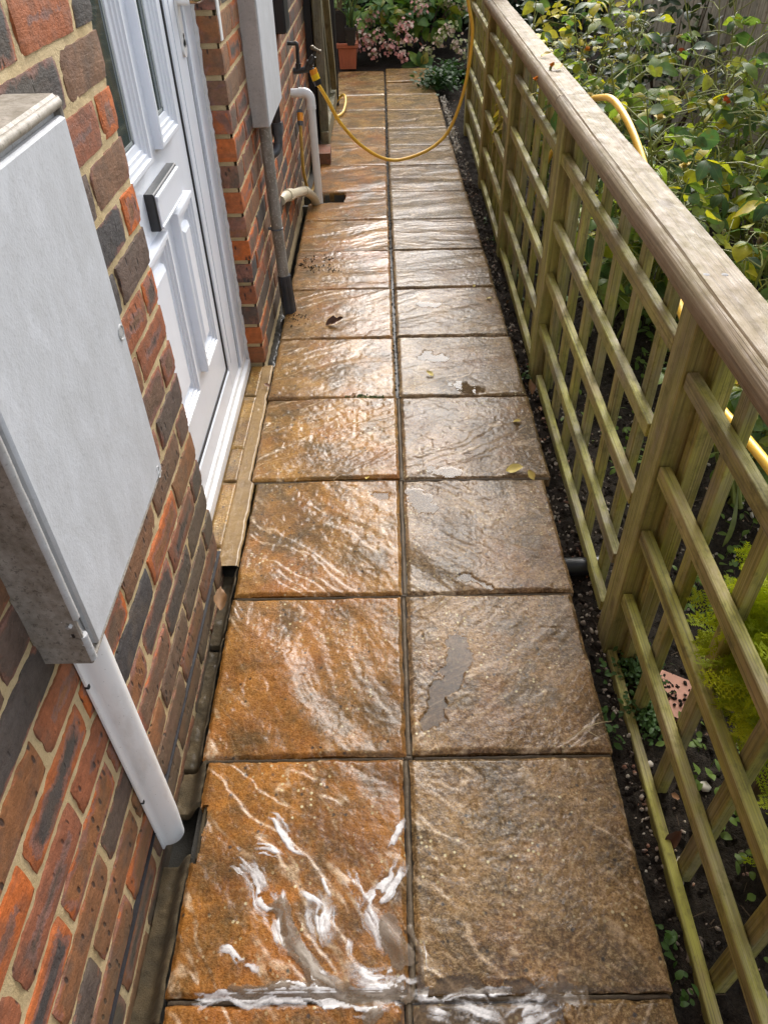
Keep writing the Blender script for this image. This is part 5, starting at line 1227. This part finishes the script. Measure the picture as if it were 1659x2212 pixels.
# twiggy and strappy plants in the pots
t = thing('twiggy_plant', 'dry twiggy plant rising from the tall black pot beside the gate post', 'plant', (-.345, 7.50, .40)); b = MB()
for i in range(26):
    e = Vector((rg.gauss(.03, .07), rg.gauss(0, .06), rg.uniform(.2, .5))); b.tube([(rg.gauss(0, .015), rg.gauss(0, .015), 0), e*.5+Vector((rg.gauss(0, .01), 0, .02)), e], [.003, .002, .001], 5)
b.obj('stem', plain('olive_twig', (.16, .13, .06), .8, .3), t)
for i in range(60): put_leaf(WEED, t, (rg.gauss(.03, .06), rg.gauss(0, .05), rg.uniform(.1, .45)), rdir(0, .9), None, rg.uniform(.8, 1.6))
t = thing('strap_leaved_plant', 'clump of upright strap leaves in the small square black pot', 'plant', (-.250, 7.33, .31))
for i in range(16): put_leaf(BLADE, t, (rg.gauss(0, .012), rg.gauss(0, .012), 0), (rg.gauss(0, .22), rg.gauss(0, .22), 1), None, rg.uniform(.9, 1.5), Vector((0, 0, 0)), Vector((rg.gauss(0, 1), rg.gauss(0, 1), .1)))
# evergreen hedge closing the view, too deep to pick its leaves apart
b = MB(); q = random.Random(8)
for i in range(14000):
    x = q.uniform(-1.6, 3.4); z = q.uniform(.0, 2.6); y = 9.0+.25*math.sin(x*3)+.2*q.random()+(.35 if z > 2.3 else 0)-.25*math.sin(z*2.2)+q.uniform(-.14, .25); L = q.uniform(.05, .10); w_ = L*.33  # unseen upper hedge added to keep sky sheen off the far slabs
    d = Vector((q.gauss(0, .8), q.gauss(-.5, .5), q.gauss(-.2, .6))).normalized(); s = d.cross(Vector((q.gauss(0, .5), q.gauss(0, .5), 1))).normalized(); c = Vector((x, y, z)); nn = d.cross(s)*L*.12
    b.add([c, c+d*L*.5+s*w_-nn, c+d*L, c+d*L*.5-s*w_-nn], [(0, 1, 2, 3)])
hg = thing('evergreen_hedge', 'deep evergreen hedge behind the hydrangeas, its unseen top raised to darken slab reflections', 'hedge', (.8, 9.1, 0))
o = b.obj('foliage', M_dark, hg, (-.8, -9.1, 0)); o['kind'] = 'stuff'
b = MB()
for i in range(14):
    x = -1.5+i*.36; b.tube([(x, 9.2, -.1), (x+.05, 9.2, .7), (x-.04, 9.25, 2.4)], [.03, .022, .01], 7)
b.obj('stem', M_stembrown, hg, (-.8, -9.1, 0))
b = MB(); b.box(-1.6, 3.4, 9.42, 9.5, -.1, 2.4); b.obj('interior_shade_panel', plain('painted_hedge_shade', (.012, .018, .008), .9, .4, 8), hg, (-.8, -9.1, 0))  # near-black panel stands in for the shade inside the hedge
# pale board fence on the far side of the bed
bf = thing('board_fence', 'pale grey vertical board fence behind the roses on the right', 'fence', (1.93, 4, 0)); B0 = (1.93, 4, 0)
y = 1.3; i = 0
while y < 7.4:
    wd = .098+rg.uniform(-.004, .004); key = stick('board', (1.93+rg.uniform(-.004, .004), y+wd/2, -.12), (1.93+rg.uniform(-.004, .004), y+wd/2, 1.55), .096, .018, M_paleboard, bf, B0, .002, Vector((1, 0, 0))); y += wd+.008
for z in (.3, 1.2): stick('back_rail', (1.965, 1.3, z), (1.965, 7.4, z), .05, .04, M_paleboard, bf, B0)

# golden conifer pushing through the trellis on the near right
def spray(seed):
    q = random.Random(seed); b = MB(); L = q.uniform(.055, .08)
    def twig(p, d, n_, l, lev):
        for i in range(n_):
            t_ = i/n_; c = p+d*l*t_; up = Vector((0, 0, 1)); s = d.cross(up).normalized(); u = s.cross(d)
            if lev == 0:
                for sg in (1, -1):
                    dd = (d*.75+s*sg*(.75)+u*q.uniform(-.2, .35)).normalized(); twig(c, dd, 5, l*.42*(1-.55*t_)*q.uniform(.8, 1.2), 1)
            else:
                for sg in (1, -1):
                    e = c+(d*.7+s*sg*.8+u*q.uniform(-.3, .5)).normalized()*.0065*(1-.4*t_); w_ = d*.0016
                    b.add([c-w_, e, c+w_], [(0, 1, 2)])
        s = d.cross(Vector((0, 0, 1))).normalized()*(.0016 if lev == 0 else .0010); e = p+d*l; b.add([p-s, p+s, e], [(0, 1, 2)])
    twig(Vector((0, 0, 0)), Vector((1, 0, 0)), 9, L, 0); return b.mesh('frond', M_conifer)
SPR = [spray(i) for i in range(5)]
cf = thing('golden_conifer', 'bright yellow green feathery conifer pushing through the trellis at the right edge', 'conifer', (.72, .68, -.07)); cb = Vector((.72, .68, -.07)); b = MB()
CC = Vector((.700, .710, .37)); CR_ = Vector((.135, .15, .15)); C2 = Vector((.83, .52, .10)); R2_ = Vector((.13, .20, .19))
b.tube([(CC.x, CC.y, -.1), (CC.x, CC.y, .42)], [.012, .004], 7); b.tube([(CC.x, CC.y, -.02), (C2.x, C2.y, .25)], [.009, .003], 7)
inner = MB()
for i in range(1050):
    d = rdir(-.9, 1.0); f = rg.uniform(.5, 1.0)**.6 if i > 290 else rg.uniform(.86, 1.05)
    c_, r_ = (CC, CR_) if i % 3 else (C2, R2_)
    p = Vector((c_.x+r_.x*d.x*f, c_.y+r_.y*d.y*f, c_.z+r_.z*d.z*f))
    if p.z < -.05: continue
    dd = Vector((d.x*.9, d.y*.9, d.z*.5+rg.uniform(-.05, .45)))+Vector((rg.gauss(0, .25), rg.gauss(0, .25), 0))
    e = orient(dd, Vector((rg.gauss(0, .5), rg.gauss(0, .5), 1)), rg.gauss(0, .6)); sc = rg.uniform(.9, 1.35)
    if i <= 290: link('frond', rg.choice(SPR), cf, p-cb, e, (sc,)*3)
    else:
        me = rg.choice(SPR); M = Matrix.Translation(p-cb) @ e.to_matrix().to_4x4() @ Matrix.Scale(sc, 4)
        inner.add([M @ v.co for v in me.vertices], [tuple(q_.vertices) for q_ in me.polygons])
    if i % 12 == 0: b.tube([(c_.x, c_.y, max(-.05, p.z-.1)), p], [.004, .0015], 5)
o = inner.obj('fronds', M_conifer, cf); o['kind'] = 'stuff'
b.obj('stem', M_stembrown, cf, -cb)
# ---- low plants and weeds
def weeds(name, label, cat, pts, ms, n, r, h, kindstuff=True, size=(.8, 1.4)):
    """a low patch of little leaves joined into one"""
    b = MB(); q = random.Random(len(label))
    for i in range(n):
        c = q.choice(pts); x = c[0]+q.gauss(0, r); y = c[1]+q.gauss(0, r*1.3); z = c[2]+q.uniform(.0, h); me = q.choice(ms)
        M = Matrix.Translation((x, y, z)) @ Euler((q.gauss(0, .4), q.gauss(-.1, .45), q.uniform(0, 6.3))).to_matrix().to_4x4() @ Matrix.Scale(q.uniform(*size), 4)
        b.add([M @ v.co for v in me.vertices], [tuple(p.vertices) for p in me.polygons])
        if i % 3 == 0: b.tube([(x, y, c[2]-.01), M.translation], .0007, 3, False)
    o = b.obj(name, ms[0].materials[0], smooth=True); return tag(o, label, cat, kind='stuff')
gz = lambda u, v, z=-.055: onz(u, v, z)
weeds('creeping_weed', 'mat of tiny bright green leaves under the near trellis bay', 'ground cover', [gz(1385, 1450), gz(1395, 1520), gz(1415, 1570), gz(1365, 1450), gz(1380, 1540), gz(1400, 1480)], WEED, 950, .017, .030, True, (.40, .75))
weeds('creeping_weed', 'loose patch of small weeds on the soil further along the bed', 'ground cover', [gz(1560, 1330), gz(1590, 1210), gz(1500, 1300), gz(1620, 1100), gz(1430, 1010), gz(1380, 960), gz(1470, 890), gz(1420, 800), gz(1330, 980), gz(1280, 900), gz(1590, 1800), gz(1540, 1640)], WEED, 420, .05, .035)
weeds('leafy_weed', 'bright green leafy clump by the foot of the far trellis post', 'weed', [onz(958, 176), onz(940, 188), onz(970, 190), onz(975, 165), onz(930, 190)], WEED, 520, .06, .12, True, (1.5, 2.8))
weeds('leafy_weed', 'small weeds in the soil gap along the right edge of the slabs', 'weed', [gz(1100, 590), gz(1115, 600), gz(1125, 650), gz(1140, 815), gz(1060, 450), gz(1050, 480), gz(1065, 520), gz(1155, 800), gz(1170, 830), gz(1300, 1560), gz(1320, 1590), gz(1475, 2150), gz(1440, 2050), gz(1300, 1460)], WEED, 190, .010, .025, True, (.5, 1.1))
weeds('broad_weed', 'broad leaved weeds on the soil among the rose stems', 'ground cover', [gz(1440, 700), gz(1350, 640), gz(1480, 800), gz(1550, 760), gz(1600, 900), gz(1290, 620), gz(1400, 560), gz(1530, 930), gz(1180, 330), gz(1260, 480)], WEED, 520, .09, .10, True, (1.6, 3.0))
for i, (u, v, lab) in enumerate(((1560, 1180, 'single upright strap leaf rising from the soil behind the near post'), (1590, 1290, 'pair of strap leaves leaning beside the conifer'), (1540, 1400, 'strap leaf fallen sideways behind the near trellis bay'))):
    p = gz(u, v, -.06); t = thing('strap_leaved_plant', lab, 'plant', p)
    for k in range(1+(i == 1)): put_leaf(BLADE, t, (0, 0, 0), ((.1, .0, 1), (.15, -.1, .8), (.5, -.6, .25))[i], 0, 1.0, Vector((0, 0, 0)), Vector((0, -1, .2)))
def bay(p):
    a = 'in the nearest trellis bay' if p.y < 1.1 else 'in the second trellis bay' if p.y < 2.3 else 'in the third trellis bay' if p.y < 3.4 else 'by the far trellis'
    b_ = 'close to the slab edge' if p.x < .52 else 'just behind the laths' if p.x < .68 else 'out towards the roses'
    return a, b_
# ---- pebbles, chips and litter on the soil
b = MB(); q = random.Random(31)
ico = bmesh.new(); bmesh.ops.create_icosphere(ico, subdivisions=1, radius=1); IV = [v.co.copy() for v in ico.verts]; IF = [[v.index for v in f.verts] for f in ico.faces]; ico.free()
def pebble_at(b, x, y, z, s, mi=0):
    M = Matrix.Translation((x, y, z)) @ Euler((q.random()*6, q.random()*6, q.random()*6)).to_matrix().to_4x4() @ Matrix.Diagonal((s*q.uniform(.7, 1.4), s*q.uniform(.6, 1.2), s*q.uniform(.4, .8), 1))
    b.add([M @ (v*q.uniform(.85, 1.1)) for v in IV], IF, mi)
for i in range(3400):
    x = q.uniform(.47, 1.9)**1.0; y = q.uniform(.1, 6.8)
    if i > 2300: x = q.uniform(.46, 1.0); y = q.uniform(.25, 2.2)
    if q.random() < .35: x = .465+q.random()*.06; y = q.uniform(.2, 6.5)
    pebble_at(b, x, y, float(soil_h(np.array(x), np.array(y)))+.001, q.choice((.0025, .003, .004, .005, .007)))
cb_ = MB()
for i in range(5200):
    x = .44+1.1*q.random()**1.6; y = q.uniform(.15, 4.5); pebble_at(cb_, x, y, float(soil_h(np.array(x), np.array(y)))+.001, q.choice((.003, .004, .006, .008, .011)))
tag(cb_.obj('soil_crumbs', M_soil), 'coarse black crumbs of wet soil all over the flower bed', 'soil', kind='stuff')
tag(b.obj('gravel', M_pebble), 'scattered small pebbles and wood chips over the dark soil', 'gravel', kind='stuff')
b = MB()
for i in range(170):
    y = q.uniform(5.0, 6.5); pebble_at(b, q.uniform(.455, .50), y, -.045+q.uniform(0, .02), q.uniform(.005, .012))
tag(b.obj('gravel', M_palestone), 'pale gravel filling the gap beside the far slabs', 'gravel', kind='stuff')
b = MB()
for i in range(900):
    x = q.uniform(.48, 1.5); y = q.uniform(.2, 4.5); z = float(soil_h(np.array(x), np.array(y))); L = q.uniform(.01, .05); a = q.uniform(0, 6.3)
    b.tube([(x, y, z+.003), (x+L*math.cos(a), y+L*math.sin(a), z+q.uniform(.002, .012))], q.uniform(.0005, .0013), 4)
tag(b.obj('twig_litter', M_stembrown), 'thin brown twigs and root hairs littering the soil', 'litter', kind='stuff')
STN = [(1600, 1020), (1558, 1055), (1625, 1110), (1470, 1140), (1640, 1145), (1500, 965), (1575, 1120), (1450, 1180), (1655, 1180), (1530, 1000), (1300, 960), (1390, 830), (1345, 700), (1090, 505), (1107, 705), (1125, 735), (1075, 470), (1340, 850), (1520, 1700), (1315, 1620), (1370, 1985), (1325, 1700), (1400, 1655), (1600, 1090)]
sm_ = []
for s in range(4):
    bb_ = MB(); pebble_at(bb_, 0, 0, 0, .011); sm_.append(bb_.mesh('stone', M_palestone, True))
for i, (u, v) in enumerate(STN):
    p = onz(u, v, -.06); p.z = float(soil_h(np.array(p.x), np.array(p.y)))+.004
    o = link('stone', sm_[i % 4], None, p, (q.random()*3, q.random()*3, q.random()*3), (q.uniform(.6, 1.3),)*3); tag(o, 'small pale stone on soil %s, %s' % bay(p), 'stone', 'pale stones on the soil')
DEAD = [leaf_mesh('leaf', .045+.01*i, .026+.004*i, M_bleaf, .5, -.35, 6, .9, .12, 130+i) for i in range(4)]
YEL = [leaf_mesh('leaf', .024+.004*i, .015+.002*i, M_yleaf, .35, -.2, 5, .9, .08, 140+i) for i in range(4)]
for i, (u, v) in enumerate([(1180, 950), (1190, 975), (1165, 880), (1148, 857), (1115, 660), (1095, 650), (1255, 1190), (1250, 1170), (1430, 1230), (1460, 1010), (1445, 1215), (1620, 1040), (1640, 1060), (1660, 1000), (1560, 950), (1395, 920), (1600, 960), (1560, 1760), (1600, 1730), (1440, 1830), (1470, 1720), (1390, 1720), (1130, 690), (1070, 420), (1285, 1250), (1210, 1020), (1480, 1905), (1410, 1070)]):
    p = onz(u, v, -.05); p.z = float(soil_h(np.array(p.x), np.array(p.y)))+.006
    o = link('dead_leaf', DEAD[i % 4], None, p, (q.gauss(0, .4), q.gauss(0, .4), q.uniform(0, 6)), (q.uniform(.4, .75),)*3); tag(o, 'curled brown leaf on soil %s, %s' % bay(p), 'leaf', 'dead leaves on the soil')
def on_path(u, v): p = onz(u, v, 0); p.z = max(float(surf_z(p.x, p.y)), -.004)+.0035; return p
for u, v, ms, sc, rz, lab in ((1093, 1018, YEL, 1.5, .3, 'yellow green fallen leaf on the right hand slab, near its lower right corner'), (1153, 1036, YEL, 1.2, 2.0, 'cream fallen leaf lying on the joint at the right edge of the path'), (790, 1034, YEL, .75, 1.0, 'tiny white petal on the cross joint of the left hand slabs'),
    (936, 815, YEL, .9, 2.4, 'round yellow petal between the two bright puddles'), (1108, 913, YEL, 1.0, .2, 'pale yellow leaf near the right edge of a slab'), (1050, 647, YEL, .9, 0, 'lone cream leaf on a slab just before the second trellis post'), (1022, 622, YEL, .7, 1, 'small pale petal on the joint beside the trellis'),
    (704, 702, DEAD, 1.05, .1, 'curled brown dead leaf in the middle of a golden slab'), (757, 860, DEAD, .55, .8, 'small dark dead leaf stuck in the joint beside a tuft of moss'), (477, 1318, DEAD, .8, 1.7, 'dark red crumpled leaf at the foot of the near wall'), (586, 838, DEAD, .6, 2.8, 'grey dried leaf on the crack beside the door ledge'), (897, 263, DEAD, .7, .5, 'dark dead leaf on a far slab below the gate post'), (1068, 322, DEAD, .9, 1.3, 'red and brown leaf beside the far trellis bay')):
    o = link('fallen_leaf', ms[(u+v) % 4], None, on_path(u, v), (q.gauss(0, .12), q.gauss(0, .12), rz), (sc,)*3); tag(o, lab, 'leaf')
for u, v, rz, lab in ((1168, 121, .3, 'yellow petal lying on top of the far handrail'), (1202, 150, 1.2, 'flat yellow leaf on the handrail below the petal')):
    o = link('fallen_leaf', YEL[u % 4], None, onz(u, v, .856), (0, 0, rz), (1.5,)*3); tag(o, lab, 'leaf')
# soil crumbs and moss on the slabs
b = MB()
for i in range(170):
    cu, cv_, su = q.choice(((668, 562, 9), (676, 580, 10), (705, 560, 9), (718, 585, 8), (690, 574, 20), (655, 575, 6))); u = q.gauss(cu, su); v = q.gauss(cv_, 3.5); p = on_path(u, v); pebble_at(b, p.x, p.y, p.z-.002, q.choice((.0012, .0016, .002, .003, .0045)))
for i in range(40):
    p = on_path(q.gauss(640, 10), q.gauss(685, 6)); pebble_at(b, p.x, p.y, p.z-.001, q.uniform(.0015, .004))
tag(b.obj('soil_crumbs', M_soil), 'black soil crumbs spilt on the left slab beyond the pipe sleeve', 'soil', kind='stuff')
b = MB()
for (u0, u1, v, n_) in ((770, 830, 857, 90), (745, 770, 858, 20)):
    for i in range(n_):
        p = onz(q.uniform(u0, u1), v+q.gauss(0, 2.5), -.002); pebble_at(b, p.x, p.y, p.z, q.uniform(.002, .0045))
tag(b.obj('moss', plain('green_moss', (.06, .09, .015), .9, .4, 60)), 'strip of green moss in the joint beside the small dead leaf', 'moss', kind='stuff')
b = MB()
for i in range(700):                                   # black growth along the open far joint
    k = q.uniform(5, 15.6); i0 = int(k); y = jy[i0]+(jy[i0+1]-jy[i0])*(k-i0); x = jx[i0]+(jx[i0+1]-jx[i0])*(k-i0)
    pebble_at(b, x+q.choice((-1, 1))*.006+q.gauss(0, .0015), y, -.012+q.uniform(0, .010), q.uniform(.002, .005))
tag(b.obj('moss', M_deep), 'blackened moss along the open centre joint of the far slabs', 'moss', kind='stuff')
# broken tile half buried in the bed
tl_ = thing('broken_tile', 'broken pink terracotta tile half buried in the soil behind the near trellis', 'tile', onz(1457, 1515, -.05), math.radians(62)); b = MB()
b.prism([(-.045, -.01), (.045, -.01), (.045, .004), (-.045, .004)], -.05, .055); o = b.obj('tile', M_pinktile, tl_, (0, 0, .012), (.06, -.05, 0))
b = MB()
for i in range(60): pebble_at(b, q.gauss(.0, .03), q.gauss(.012, .022), .018, q.uniform(.002, .007))
b.obj('soil_on_tile', M_soil, tl_)['kind'] = 'stuff'
# dry grass stalks
b = MB()
for pl in ([(1222, 1602), (1280, 1570), (1320, 1560)], [(1255, 1575), (1290, 1598)]):
    b.tube(bez([on_path(*p)+Vector((0, 0, .004)) for p in pl], 5), .0009, 5)
tag(b.obj('straw_stalk', M_straw), 'dry straw stalks lying over the right edge of a near slab', 'straw')
b = MB()
for i in range(9):
    p = gz(1600+q.uniform(-8, 12), 1680+q.uniform(-6, 6)); b.tube([p, p+Vector((q.uniform(-.05, .05), q.uniform(-.02, .04), q.uniform(.05, .10)))], .0009, 4)
tag(b.obj('dry_stalks', M_straw), 'tuft of pale dry stalks under the golden conifer', 'stalks')
